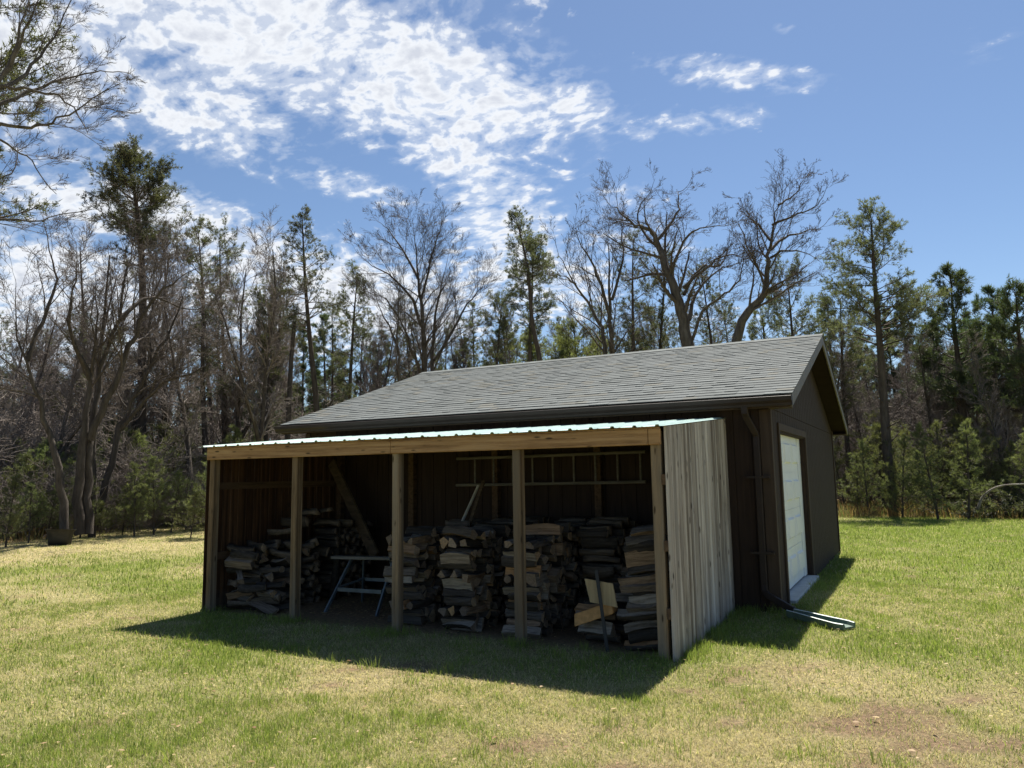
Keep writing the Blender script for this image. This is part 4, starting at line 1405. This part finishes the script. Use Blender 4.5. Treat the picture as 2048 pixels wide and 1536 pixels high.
# the near tree reaching into the frame at the upper left
hero(39, 14, [
    ([(-160, 1120), (-170, 800), (-140, 500), (-110, 340), (-75, 260), (-28, 190), (20, 130), (48, 50), (62, -50)], .17, .03, .6, 0),
    ([(-75, 262), (-10, 215), (50, 188), (105, 165), (155, 150), (200, 142), (238, 150)], .05, .008, .2, 1, 0, 1.0),
    ([(-75, 262), (-15, 250), (40, 252), (90, 250), (135, 232), (175, 205), (200, 180)], .045, .008, .25, -1, 0, 1.0),
    ([(-28, 190), (30, 165), (80, 110), (118, 55), (145, -10)], .05, .008, .2, .5, 0, 1.0),
    ([(5, 150), (35, 95), (58, 40), (90, -30)], .045, .008, .2, -.5, 0, 1.0),
    ([(-140, 480), (-80, 445), (-30, 440), (35, 442), (100, 435), (165, 412)], .045, .008, .3, .5, 0, .7),
    ([(-140, 470), (-85, 410), (-35, 375), (10, 352), (40, 325)], .04, .008, .3, .8, 0, .8),
    ([(-75, 260), (-30, 275), (15, 288), (55, 312), (80, 350)], .035, .006, .3, .3, 0, 1.0),
    ([(-10, 175), (50, 178), (105, 190), (145, 215), (170, 255)], .035, .006, .3, -1, 0, 1.0),
], 'broadleaf_tree', 'bare tree whose fine upper branches reach in from the top left edge', 'tree', G_B, maxlevel=4, dens=.7, wob=.10, up=.0, spread=(18, 46), ratio=(.34, .5), minr=.0028, cap=1.1)

# conifer prototypes and heroes
b0 = at(292, 32)
tk = smooth_pts([pt(x, y, 32) - b0 for x, y in ((270, 1060), (282, 860), (285, 700), (285, 560), (278, 450), (268, 380), (258, 325))], 3)
plant('pine_tree', conifer(51, 0, .20, 'jack', .53, 1.9, nb=120, trunk=tk, den=1.25, tl=1.1, prof=([0, .2, .5, .8, 1], [.7, 1.0, 1.0, .7, .35])), b0,
      'tallest dark pine with twin tops standing above the bare oaks at the left', 'pine tree', G_P)
b0 = at(637, 31)
tk = smooth_pts([pt(x, y, 31) - b0 for x, y in ((640, 985), (633, 810), (622, 700), (613, 600), (608, 520), (604, 425))], 4)
plant('pine_tree', conifer(52, 0, .13, 'jack', .45, 1.55, nb=70, trunk=tk, den=.9, prof=([0, .3, .6, 1], [1, 1.0, .75, .2])), b0,
      'slim open pine with a pointed top left of the twin trunked maple', 'pine tree', G_P)
b0 = at(1075, 31)
tk = smooth_pts([pt(x, y, 31) - b0 for x, y in ((1100, 985), (1082, 740), (1065, 650), (1058, 560), (1048, 500), (1030, 428))], 4)
plant('pine_tree', conifer(53, 0, .12, 'jack', .55, 1.1, nb=60, trunk=tk, den=1.0, prof=([0, .3, .6, 1], [.8, 1.0, 1.0, .3])), b0,
      'wind swept thin pine leaning left above the middle of the garage roof', 'pine tree', G_P)
b0 = at(1066, 33)
tk = smooth_pts([pt(x, y, 33) - b0 for x, y in ((1062, 985), (1062, 800), (1060, 680), (1064, 590), (1066, 500))], 4)
plant('pine_tree', conifer(54, 0, .12, 'jack', .45, 1.35, nb=90, trunk=tk, den=1.2), b0,
      'bushy rounded pine right beside the wind swept thin pine', 'pine tree', G_P)
b0 = at(1775, 31)
tk = smooth_pts([pt(x, y, 31) - b0 for x, y in ((1782, 1020), (1772, 870), (1765, 760), (1756, 640), (1748, 540), (1742, 432))], 4)
plant('pine_tree', conifer(55, 0, .19, 'jack', .5, 2.3, nb=75, trunk=tk, den=1.1, prof=([0, .25, .5, .8, 1], [1.15, .9, .8, .6, .3]), tl=1.1), b0,
      'tall open pine with wide flat boughs right of the garage gable', 'pine tree', G_P)
for k, (px, D, ytop, wm, lb) in enumerate((
        (1945, 35, 535, 1.9, 'tall dark red pine with dense clumped crown near the right edge'),
        (2012, 37, 582, 1.8, 'dense dark pine next to the right edge of the photo'),
        (2068, 34, 575, 2.1, 'dense dark pine cut by the right edge of the photo'),
        (1895, 40, 640, 1.6, 'shorter dark pine between the open pine and the tall red pine'))):
    p = at(px, D); top = pt(px, ytop, D)[2]
    plant('pine_tree', conifer(60 + k, top, .2, 'red', .42, wm, nb=64, mts=('bark_pine', 'needles_red'), den=.95, tl=1.05), p, lb, 'pine tree', G_P)
for k, (px, D, ytop, wm, c0, lb) in enumerate((
        (410, 33, 440, 1.5, .4, 'slim pine rising above the left end of the shelter'),
        (455, 36, 470, 1.5, .4, 'pine with ragged crown just right of the slim pine over the shelter'),
        (528, 32, 560, 1.2, .5, 'thin pine left of the grey broken snag'),
        (690, 32, 545, 1.2, .4, 'leafy little pine between the slim open pine and the maple'),
        (985, 34, 600, 1.3, .5, 'short thin pine left of the wind swept pine'),
        (1268, 33, 470, 1.2, .4, 'pine pressed against the three stemmed bare tree'),
        (1318, 35, 520, 1.6, .4, 'dark ragged pine left of the large gnarled oak'),
        (1440, 36, 540, 1.5, .45, 'open pine behind the fork of the leaning oak'),
        (1548, 34, 610, 1.4, .35, 'dark pine under the crown of the leaning oak'),
        (1620, 33, 540, 1.5, .5, 'yellowish open pine right of the leaning oak'),
        (1700, 36, 590, 1.5, .45, 'pine just right of the garage roof peak'))):
    p = at(px, D); top = pt(px, ytop, D)[2]
    plant('pine_tree', conifer(70 + k, top, .13, 'jack', c0, wm, nb=70, den=1.0), p, lb, 'pine tree', G_P)
# near pine outside the left edge whose boughs enter the frame
b0 = at(-75, 17)
tk = curve((0, 0, -.2), (0, 0, 1), pt(-75, -60, 17)[2], 14, .01, 0, np.random.RandomState(2))
plant('pine_tree', conifer(58, 0, .16, 'jack', .5, 1.9, nb=60, trunk=tk, den=1.6, prof=([0, .18, .3, .42, .6, .8, 1], [.2, .9, .15, .2, 1.0, 1.0, .4])), b0,
      'near pine whose green boughs poke in at the upper left edge', 'pine tree', G_P)
# grey snag
p = at(572, 31)
sg_ = curve((0, 0, -.2), (0, 0, 1), pt(572, 640, 31)[2] + .2, 10, .02, 0, np.random.RandomState(4))
plant('dead_tree', (poly_mesh('trunk', [(sg_, np.linspace(.14, .08, 11), 9)], 'bark_dark'),), p, 'grey broken snag with no branches left of the slim open pine', 'dead tree')
p = at(188, 25.5)
sg_ = curve((0, 0, -.2), (.02, 0, 1), pt(188, 510, 25.5)[2] + .2, 10, .03, 0, np.random.RandomState(6))
plant('dead_tree', (poly_mesh('trunk', [(sg_, np.linspace(.11, .02, 11), 9)], 'bark_dark'),), p, 'bare broken stem poking up between the oak stems at the left', 'dead tree')

# prototypes for the woods behind
print('protos')
BP = []
LCAP[0] = 2.6
for k in range(5):
    r = np.random.RandomState(200 + k)
    H = 11.5
    t_ = curve((0, 0, -.2), (r.uniform(-.1, .1), r.uniform(-.1, .1), 1), H, 10, .07, .03, r)
    limbs = [(t_, np.linspace(.15, .02, 11), .3)]
    if k % 2 == 0:
        s_ = curve(t_[3], (r.uniform(-.4, .4), r.uniform(-.4, .4), 1), H * .6, 8, .1, .03, r); limbs.append((s_, np.linspace(.10, .015, 9), .3))
    BP.append(bare_tree(210 + k, limbs, maxlevel=3, dens=1.45, wob=.14, up=.05, spread=(22, 50), ratio=(.30, .46), minr=.0065, mts=('bark_dark', 'twig_sunlit')))
JP = [conifer(230 + k, 12.5, .12, 'jack', .3 + .06 * k, 1.45, nb=60, den=.9, tl=1.2) for k in range(4)]
RP = [conifer(240 + k, 13, .16, 'red', .35, 1.9, nb=55, den=.9, mts=('bark_pine', 'needles_red'), tl=1.35) for k in range(3)]
YP = [conifer(250 + k, 4.0, .045, 'young', .06 + .08 * (k % 3), 1.15 + .2 * k, nb=34 + 5 * (k % 3), den=.9, lean=((k - 2) * .05, (k % 3 - 1) * .06), mts=('bark_pine', 'needles_young')) for k in range(6)]
SH = []
for k in range(4):
    r = np.random.RandomState(260 + k)
    limbs = []
    for j in range(6):
        d = r.normal(size=3) * .5; d[2] = 1
        limbs.append((curve((r.normal() * .15, r.normal() * .15, -.05), d, r.uniform(1.6, 3.0), 6, .14, .03, r), np.linspace(.02, .006, 7), .15))
    a, b = bare_tree(270 + k, limbs, maxlevel=2, dens=1.6, wob=.2, minr=.005, mts=('brush_twig', 'brush_twig'))
    SH.append((a, b))

ZONES = [(-400, 110, 'at the left edge of the photo'), (110, 260, 'behind the black tub'), (260, 420, 'left of the shelter'), (420, 560, 'above the left end of the shelter'),
         (560, 700, 'over the low left end of the garage roof'), (700, 840, 'just left of the maple'), (840, 1000, 'just right of the maple'), (1000, 1180, 'over the middle of the garage roof'),
         (1180, 1400, 'left of the large gnarled oak'), (1400, 1650, 'over the right end of the garage roof'), (1650, 1800, 'right of the garage gable'), (1800, 1930, 'right of the tall open pine'), (1930, 2500, 'at the right edge of the photo')]
NUM = ['leftmost', 'second from left', 'third from left', 'fourth from left', 'fifth from left', 'sixth from left', 'seventh from left', 'eighth from left', 'ninth from left', 'tenth from left', 'eleventh from left', 'twelfth from left']
fills = []
r = np.random.RandomState(77)


def belt(kind, n, x0, x1, d0, d1, y0, y1, protos, Hp, jit=1.0):
    for k in range(n):
        px = x0 + (x1 - x0) * (k + r.uniform(.15, .85)) / n
        D = r.uniform(d0, d1)
        yt = r.uniform(y0, y1)
        H = pt(px, yt, D)[2]
        fills.append((kind, px, D, H, protos[r.randint(len(protos))], H / Hp, r.uniform(0, 6.28)))


belt('bare', 20, -60, 560, 28, 45, 480, 660, BP, 11.5)
belt('bare', 12, 560, 1350, 36, 55, 600, 690, BP, 11.5)
belt('bare', 6, 1350, 1680, 36, 50, 590, 690, BP, 11.5)
belt('bare', 16, 1680, 2090, 31, 44, 640, 790, BP, 11.5)
belt('jack', 8, -60, 560, 34, 50, 560, 700, JP, 12.5)
belt('jack', 13, 560, 1350, 38, 56, 600, 680, JP, 12.5)
belt('jack', 6, 1350, 1680, 36, 52, 590, 670, JP, 12.5)
belt('jack', 6, 1680, 2090, 38, 52, 640, 720, JP, 12.5)
belt('red', 23, 480, 1680, 42, 60, 630, 730, RP, 13)
belt('red', 4, -60, 480, 44, 60, 700, 780, RP, 13)
belt('red', 13, 1660, 2100, 42, 60, 590, 700, RP, 13)
fills.sort(key=lambda t: t[1])
cntz = {}
WORD = {'bare': ('broadleaf_tree', 'slim bare tree', 'tree', 'bare trees inside the woods'), 'jack': ('pine_tree', 'thin open pine', 'pine tree', 'pines inside the woods'),
        'red': ('pine_tree', 'distant dark bushy pine', 'pine tree', 'pines inside the woods')}
for kind, px, D, H, pr, sc, rot in fills:
    z = [q for q in ZONES if q[0] <= px < q[1]][0][2]
    key = (kind, z); c = cntz.get(key, 0); cntz[key] = c + 1
    nm, w0, cat, grp = WORD[kind]
    plant(nm, pr, at(px, D), f'{w0} {z}, {NUM[c]}', cat, grp, rot, sc)
# young pines in front
fills = []
belt('young', 13, -40, 450, 22.8, 26.5, 890, 1005, YP, 4.0)
belt('young', 16, -30, 430, 27, 35, 840, 930, YP, 4.0)
for px, D, yt in ((1712, 30, 905), (1735, 29.5, 880), (1800, 28.5, 868), (1845, 30, 900), (1872, 28, 845), (1905, 31, 880), (1932, 28.2, 835), (1965, 31, 860), (2010, 31, 880), (2050, 30, 850), (1770, 32, 850), (1690, 33, 880)):
    fills.append(('young', px, D, pt(px, yt, D)[2], YP[r.randint(6)], pt(px, yt, D)[2] / 4.0, r.uniform(0, 6.28)))
for px, D, yt in ((470, 30, 850), (440, 31, 870), (500, 31, 860), (1080, 36, 665), (1110, 37, 660), (1155, 38, 650)):
    fills.append(('young', px, D, pt(px, yt, D)[2], YP[r.randint(6)], pt(px, yt, D)[2] / 4.0, r.uniform(0, 6.28)))
fills.sort(key=lambda t: t[1])
cntz = {}
for kind, px, D, H, pr, sc, rot in fills:
    z = [q for q in ZONES if q[0] <= px < q[1]][0][2]
    c = cntz.get(z, 0); cntz[z] = c + 1
    p = at(px, D)
    plant('young_pine', pr, p, f'light green young pine {z}, {NUM[c]}', 'young pine', 'young pines along the edge of the lawn', rot, sc)

# fallen boughs at the right, with the pale bent branch in front
p = at(2010, 29.5)
r = np.random.RandomState(5)
br, cen, dirs = [], [], []
for k in range(46):
    a = r.uniform(0, 2 * math.pi)
    d = np.array([math.cos(a), math.sin(a) * .6, r.uniform(.25, .9)])
    pc = curve((r.normal() * .5, r.normal() * .4, .1), d, r.uniform(1.0, 2.2), 6, .12, -.16, r)
    pc[:, 2] = np.maximum(pc[:, 2], .05)
    br.append((pc, np.linspace(.02, .006, 7), 4))
    for j in range(26):
        t_ = r.uniform(.2, 1) * 6; i_ = min(int(t_), 5); q = pc[i_] * (1 - t_ + i_) + pc[i_ + 1] * (t_ - i_)
        cen.append(q + r.normal(size=3) * .06); dirs.append((pc[i_ + 1] - pc[i_]) * 3 + np.array([0, 0, -.2]))
tr_ = tufts(np.array(cen), np.array(dirs), r, 6, .17, .014, .5)
plant('fallen_pine', (poly_mesh('trunk', br[:1], 'bark_pine'), poly_mesh('crown', br, 'bark_pine', tr_, 'needles_jack')), p, 'heap of drooping pine boughs on the lawn edge at the far right', 'fallen tree')
q = [pt(x, y, 28.3) for x, y in ((1955, 1020), (1965, 995), (1985, 978), (2012, 970), (2050, 968))]
b_ = MB().tube(smooth_pts(q, 3), np.linspace(.045, .02, 13), 7)
tag(b_.build('branch', 'panel_wood', smooth=True), 'pale bent dead branch arching in front of the drooping pine heap', 'branch')

# tub by the trees
tb = root('tub', 'black flared plastic tub standing in front of the bent bare tree', 'tub', at(126, 23.0))
c_ = at(126, 23.0); c_[2] = 0
sv = np.array([math.cos(YAW + .47), math.sin(YAW + .47)]); fv = np.array([-sv[1], sv[0]])
vs = []
ring = 20
for (hx, hy, z) in ((.26, .20, 0), (.28, .22, .15), (.31, .25, .34), (.36, .29, .40), (.37, .30, .405), (.33, .265, .40), (.28, .22, .25), (.22, .18, .24)):
    for k in range(ring):
        a = k / ring * 2 * math.pi
        ex = 3.0
        u_ = math.copysign(abs(math.cos(a)) ** (2 / ex), math.cos(a)) * hx; v_ = math.copysign(abs(math.sin(a)) ** (2 / ex), math.sin(a)) * hy
        vs.append((c_[0] + sv[0] * u_ + fv[0] * v_, c_[1] + sv[1] * u_ + fv[1] * v_, z + (.03 * math.cos(a + 2.5) if .3 < z and z > .39 else 0)))
fs = [(k * ring + j, k * ring + (j + 1) % ring, (k + 1) * ring + (j + 1) % ring, (k + 1) * ring + j) for k in range(6) for j in range(ring)] + [tuple(range(ring))[::-1]]
MB().add(vs, fs).build('body', 'tub_plastic', tb, smooth=True)
MB().add([(v[0], v[1], .27) for v in vs[6 * ring:7 * ring]], [tuple(range(ring))]).build('soil', 'soil', tb)

# ------------------------------------------------------------------ understorey and far woods, each read as one mass
print('masses')


def gather(me_):
    n_ = len(me_.vertices); a = np.empty(n_ * 3, np.float32); me_.vertices.foreach_get('co', a)
    nl_ = len(me_.loops); li = np.empty(nl_, np.int32); me_.loops.foreach_get('vertex_index', li)
    s_ = np.empty(len(me_.polygons), np.int32); me_.polygons.foreach_get('loop_total', s_)
    q_ = np.empty(len(me_.polygons), np.int32); me_.polygons.foreach_get('material_index', q_)
    return a.reshape(-1, 3), li, s_, q_


def mass_of(name, items, mats, label):
    cache, vv, ll, ss, mm, off = {}, [], [], [], [], 0
    for me_, loc, rot, sc, sz in items:
        if me_.name not in cache: cache[me_.name] = gather(me_)
        a, li, s_, q_ = cache[me_.name]
        idx = np.array([mats.index(m_.name) for m_ in me_.materials])
        c, s = math.cos(rot), math.sin(rot)
        v = np.stack([(a[:, 0] * c - a[:, 1] * s) * sc + loc[0], (a[:, 0] * s + a[:, 1] * c) * sc + loc[1], a[:, 2] * sz + loc[2]], 1)
        vv.append(v); ll.append(li + off); ss.append(s_); mm.append(idx[q_]); off += len(a)
    me_ = mesh_np(name, np.concatenate(vv), np.concatenate(ll), np.concatenate(ss), mats, np.concatenate(mm))
    o = bpy.data.objects.new(name, me_); C.objects.link(o)
    tag(o, label, name.replace('_', ' '), kind='stuff')


r = np.random.RandomState(99)
it = []
for k in range(318):
    px = r.uniform(-150, 2200) if k < 230 else r.uniform(-60, 480); D = r.uniform(27, 55) if px < 500 else r.uniform(34, 58)
    if 430 < px < 1650 and D < 32: D += 8
    if k > 300: D = r.uniform(26, 30)
    s = r.uniform(.7, 1.2) if r.rand() < .55 else r.uniform(1.2, 1.9)
    if k > 300: s = r.uniform(.4, .9)
    for m_ in SH[r.randint(4)]: it.append((m_, at(px, D), r.uniform(0, 6.28), s, s))
mass_of('underbrush', it, ['brush_twig'], 'tangled grey bare underbrush filling the floor of the woods')
# light far-wood trees
FB = []
for k in range(3):
    rr2 = np.random.RandomState(300 + k)
    t_ = curve((0, 0, -.2), (0, 0, 1), 11, 8, .05, .03, rr2)
    a, b = bare_tree(310 + k, [(t_, np.linspace(.14, .03, 9), .25)], maxlevel=2, dens=1.3, wob=.15, up=.05, minr=.022, mts=('bark_dark', 'twig'))
    FB.append((a, b))
FP = [conifer(320 + k, 12, .14, 'red', .25, 1.9, nb=34, den=.7, mts=('bark_dark', 'needles_red'), tl=2.2) for k in range(3)]
it = []
for k in range(240):
    px = -200 + 2500 * (k + r.rand()) / 240; D = r.uniform(55, 95)
    yt = r.uniform(735, 830) if (r.rand() < .8 or px < 1600) else r.uniform(680, 760)
    H = pt(px, yt, D)[2]
    pr, hp = ((FP[r.randint(3)], 12) if r.rand() < .6 else (FB[r.randint(3)], 11))
    rot = r.uniform(0, 6.28)
    for m_ in pr: it.append((m_, at(px, D), rot, H / hp * 1.1, H / hp))
mass_of('distant_woods', it, ['bark_dark', 'twig', 'needles_red'], 'dark far woods closing the view between the nearer trunks')
# young growth deep inside, at eye height
it = []
for k in range(90):
    px = r.uniform(-150, 2200); D = r.uniform(30, 60); s = r.uniform(.5, 1.1)
    if 430 < px < 1650: D += 10
    rot = r.uniform(0, 6.28)
    for m_ in YP[r.randint(6)]: it.append((m_, at(px, D), rot, s, s))
mass_of('understorey_pines', it, ['bark_pine', 'needles_young'], 'scattered low pine growth between the trunks inside the woods')

# ------------------------------------------------------------------ grass, dry weeds and fallen leaves
print('grass')


def blades(name, x, y, h, wd, lean, colr, label, kindname=None, mt='grass_blades'):
    n = len(x)
    az = NR.uniform(0, 2 * math.pi, n)
    sx, sy = np.cos(az) * wd / 2, np.sin(az) * wd / 2
    la = NR.uniform(0, 2 * math.pi, n); lx, ly = np.cos(la) * lean * h, np.sin(la) * lean * h
    z = ground_z(x, y) - .004
    up = h * np.sqrt(np.clip(1 - np.minimum(lean, .97) ** 2, .05, 1))
    v = np.empty((n, 5, 3), np.float32)
    v[:, 0] = np.stack([x - sx, y - sy, z], 1); v[:, 1] = np.stack([x + sx, y + sy, z], 1)
    v[:, 2] = np.stack([x + sx * .8 + lx * .35, y + sy * .8 + ly * .35, z + up * .6], 1); v[:, 3] = np.stack([x - sx * .8 + lx * .35, y - sy * .8 + ly * .35, z + up * .6], 1)
    v[:, 4] = np.stack([x + lx, y + ly, z + up], 1)
    b = np.arange(n)[:, None] * 5
    loops = np.concatenate([b + 0, b + 1, b + 2, b + 3, b + 3, b + 2, b + 4], 1).ravel()
    sizes = np.tile([4, 3], n)
    me_ = mesh_np(name, v.reshape(-1, 3), loops, sizes, [mt])
    ca_ = me_.color_attributes.new('col', 'FLOAT_COLOR', 'POINT')
    cc_ = np.ones((n * 5, 4), np.float32); cc_[:, :3] = np.repeat(colr, 5, 0)
    ca_.data.foreach_set('color', cc_.ravel())
    o = bpy.data.objects.new(name, me_); C.objects.link(o)
    tag(o, label, kindname or name.replace('_', ' '), kind='stuff')
    return o


def scatter(n, d0, d1, half=43):
    d = np.sqrt(NR.uniform(d0 ** 2, d1 ** 2, n)); a = np.radians(NR.uniform(-half, half, n)) + YAW
    x, y = CAM[0] - np.sin(a) * d, CAM[1] + np.cos(a) * d
    ins = (x > GL - .0) & (x < GR + .0) & (y > GF) & (y < GB)
    ins |= (x > GR) & (x < GR + .1) & (y > DY0) & (y < DY1)
    return x[~ins], y[~ins], d[~ins]


XS, YS, HS, WS, LS_, CS = [], [], [], [], [], []
for (n, d0, d1, wmul) in ((260000, 2.6, 6.0, .85), (300000, 6.0, 12, 1.3), (330000, 12, 32, 2.6)):
    x, y, d = scatter(n, d0, d1)
    g = greenness(x, y); b = bareness(x, y); f = forestness(x, y)
    inside = (x < -.0) & (x > -5.9) & (y > .1) & (y < 2.45)
    keep = NR.rand(len(x)) < (1 - .82 * b) * (1 - .75 * f) * np.where(inside, .05, 1)
    x, y, d, g, b, f = (a[keep] for a in (x, y, d, g, b, f))
    n = len(x)
    loc_ = fbm(x * 5, y * 5, 71, 3)
    isg = NR.rand(n) < np.clip(.14 + .66 * g + (loc_ - .5) * .9, .05, .92)
    tall = np.clip((loc_ - .45) * 3, 0, 1)
    hgt = np.where(isg, NR.uniform(.018, .045, n) * (.8 + .6 * tall + .5 * g), NR.uniform(.02, .055, n))
    lean = np.where(isg, NR.uniform(.1, .6, n), NR.uniform(.6, .97, n))
    wd = NR.uniform(.0028, .005, n) * wmul
    mixv = NR.rand(n)[:, None]
    cg = GREEN * (1 - mixv) + LIME * mixv; cs = STRAW * (.55 + .6 * mixv)
    col = np.where(isg[:, None], cg * NR.uniform(.75, 1.2, (n, 1)), cs)
    XS.append(x); YS.append(y); HS.append(hgt * (1 if wmul < 2 else 1.25)); WS.append(wd); LS_.append(lean); CS.append(col)
blades('grass', np.concatenate(XS), np.concatenate(YS), np.concatenate(HS), np.concatenate(WS), np.concatenate(LS_), np.concatenate(CS), 'short patchy grass of green blades and straw coloured thatch covering the lawn')
# taller rank grass tufts against the shelter wall and in clumps
XS, YS = [], []
cl = [(GL + NR.uniform(.0, 1.0), GF - NR.uniform(.05, .15)) for _ in range(10)] + [(NR.uniform(.07, GR), GF - NR.uniform(.03, .14)) for _ in range(14)] + [(px_ + NR.uniform(-.05, .14), -NR.uniform(-.02, .08)) for px_ in (LX + .045, P1, P2, P3, -.1) for _ in range(4)] + [(0.10 + NR.uniform(0, .12), NR.uniform(0, 2.4)) for _ in range(26)] + [(NR.uniform(-.1, 1.9), NR.uniform(-3.3, -.3)) for _ in range(14)] + [(NR.uniform(-6, 0), NR.uniform(-3.5, -1)) for _ in range(34)] + [(GR + .14 + NR.uniform(0, .2), NR.uniform(2.5, 9.9)) for _ in range(30)] + [(NR.uniform(-5.5, -.3), NR.uniform(-.6, .1)) for _ in range(30)]
for cx_, cy_ in cl:
    k = NR.randint(10, 45); XS.append(cx_ + NR.normal(size=k) * .05); YS.append(cy_ + NR.normal(size=k) * .05)
x, y = np.concatenate(XS), np.concatenate(YS); n = len(x)
mixv = NR.rand(n)[:, None]
blades('tall_grass', x, y, NR.uniform(.06, .13, n), NR.uniform(.003, .006, n), NR.uniform(.1, .7, n), (GREEN * .9) * (1 - mixv) + LIME * mixv, 'darker green taller tufts of grass scattered through the lawn')
# dry weeds at the foot of the woods
x, y, d = scatter(60000, 21, 36, 42)
f = forestness(x, y)
k = (f > .2) & (fbm(x * .7, y * .7, 31) > np.where(x > -8, .30, .42))
x, y = x[k], y[k]; n = len(x); mixv = NR.rand(n)[:, None]
dry = np.array([.36, .27, .12]) * mixv + np.array([.20, .115, .06]) * (1 - mixv)
gr_ = (NR.rand(n) < .25)[:, None]
blades('dry_weeds', x, y, NR.uniform(.15, .6, n), NR.uniform(.012, .022, n), NR.uniform(.1, .8, n), np.where(gr_, np.array([.14, .17, .06]), dry), 'tan and russet dry weeds along the edge of the woods')
# fallen leaves: small curled quads
x, y, d = scatter(3600, 2.8, 14)
k = (NR.rand(len(x)) < .36) | ((x > -5.8) & (x < 0) & (y > -.4) & (y < 2.3))
x, y = x[k], y[k]
ex = NR.uniform(-4.6, -3.3, 500), NR.uniform(.4, 2.1, 500)
x, y = np.concatenate([x, ex[0]]), np.concatenate([y, ex[1]])
n = len(x); a = NR.uniform(0, 6.28, n); L = NR.uniform(.011, .026, n); wv_ = L * .55
z = ground_z(x, y) + NR.uniform(.012, .035, n)
c, s = np.cos(a), np.sin(a)
v = np.empty((n, 6, 3), np.float32)
for j, (u_, w_, h_) in enumerate(((-1, 0, 0), (-.3, -1, .3), (.5, -.8, .3), (1, 0, .1), (.5, .8, .4), (-.3, 1, .3))):
    v[:, j] = np.stack([x + c * u_ * L - s * w_ * wv_, y + s * u_ * L + c * w_ * wv_, z + h_ * L * NR.uniform(.2, 1.0, n)], 1)
me_ = mesh_np('fallen_leaves', v.reshape(-1, 3), np.arange(n * 6), np.full(n, 6), ['grass_blades'])
ca_ = me_.color_attributes.new('col', 'FLOAT_COLOR', 'POINT')
cc_ = np.ones((n * 6, 4), np.float32); mixv = NR.rand(n)[:, None]
cc_[:, :3] = np.repeat(np.array([.50, .38, .23]) * mixv + np.array([.20, .115, .06]) * (1 - mixv), 6, 0)
ca_.data.foreach_set('color', cc_.ravel())
o = bpy.data.objects.new('fallen_leaves', me_); C.objects.link(o)
tag(o, 'dry brown leaves scattered over the lawn and shelter floor', 'fallen leaves', kind='stuff')
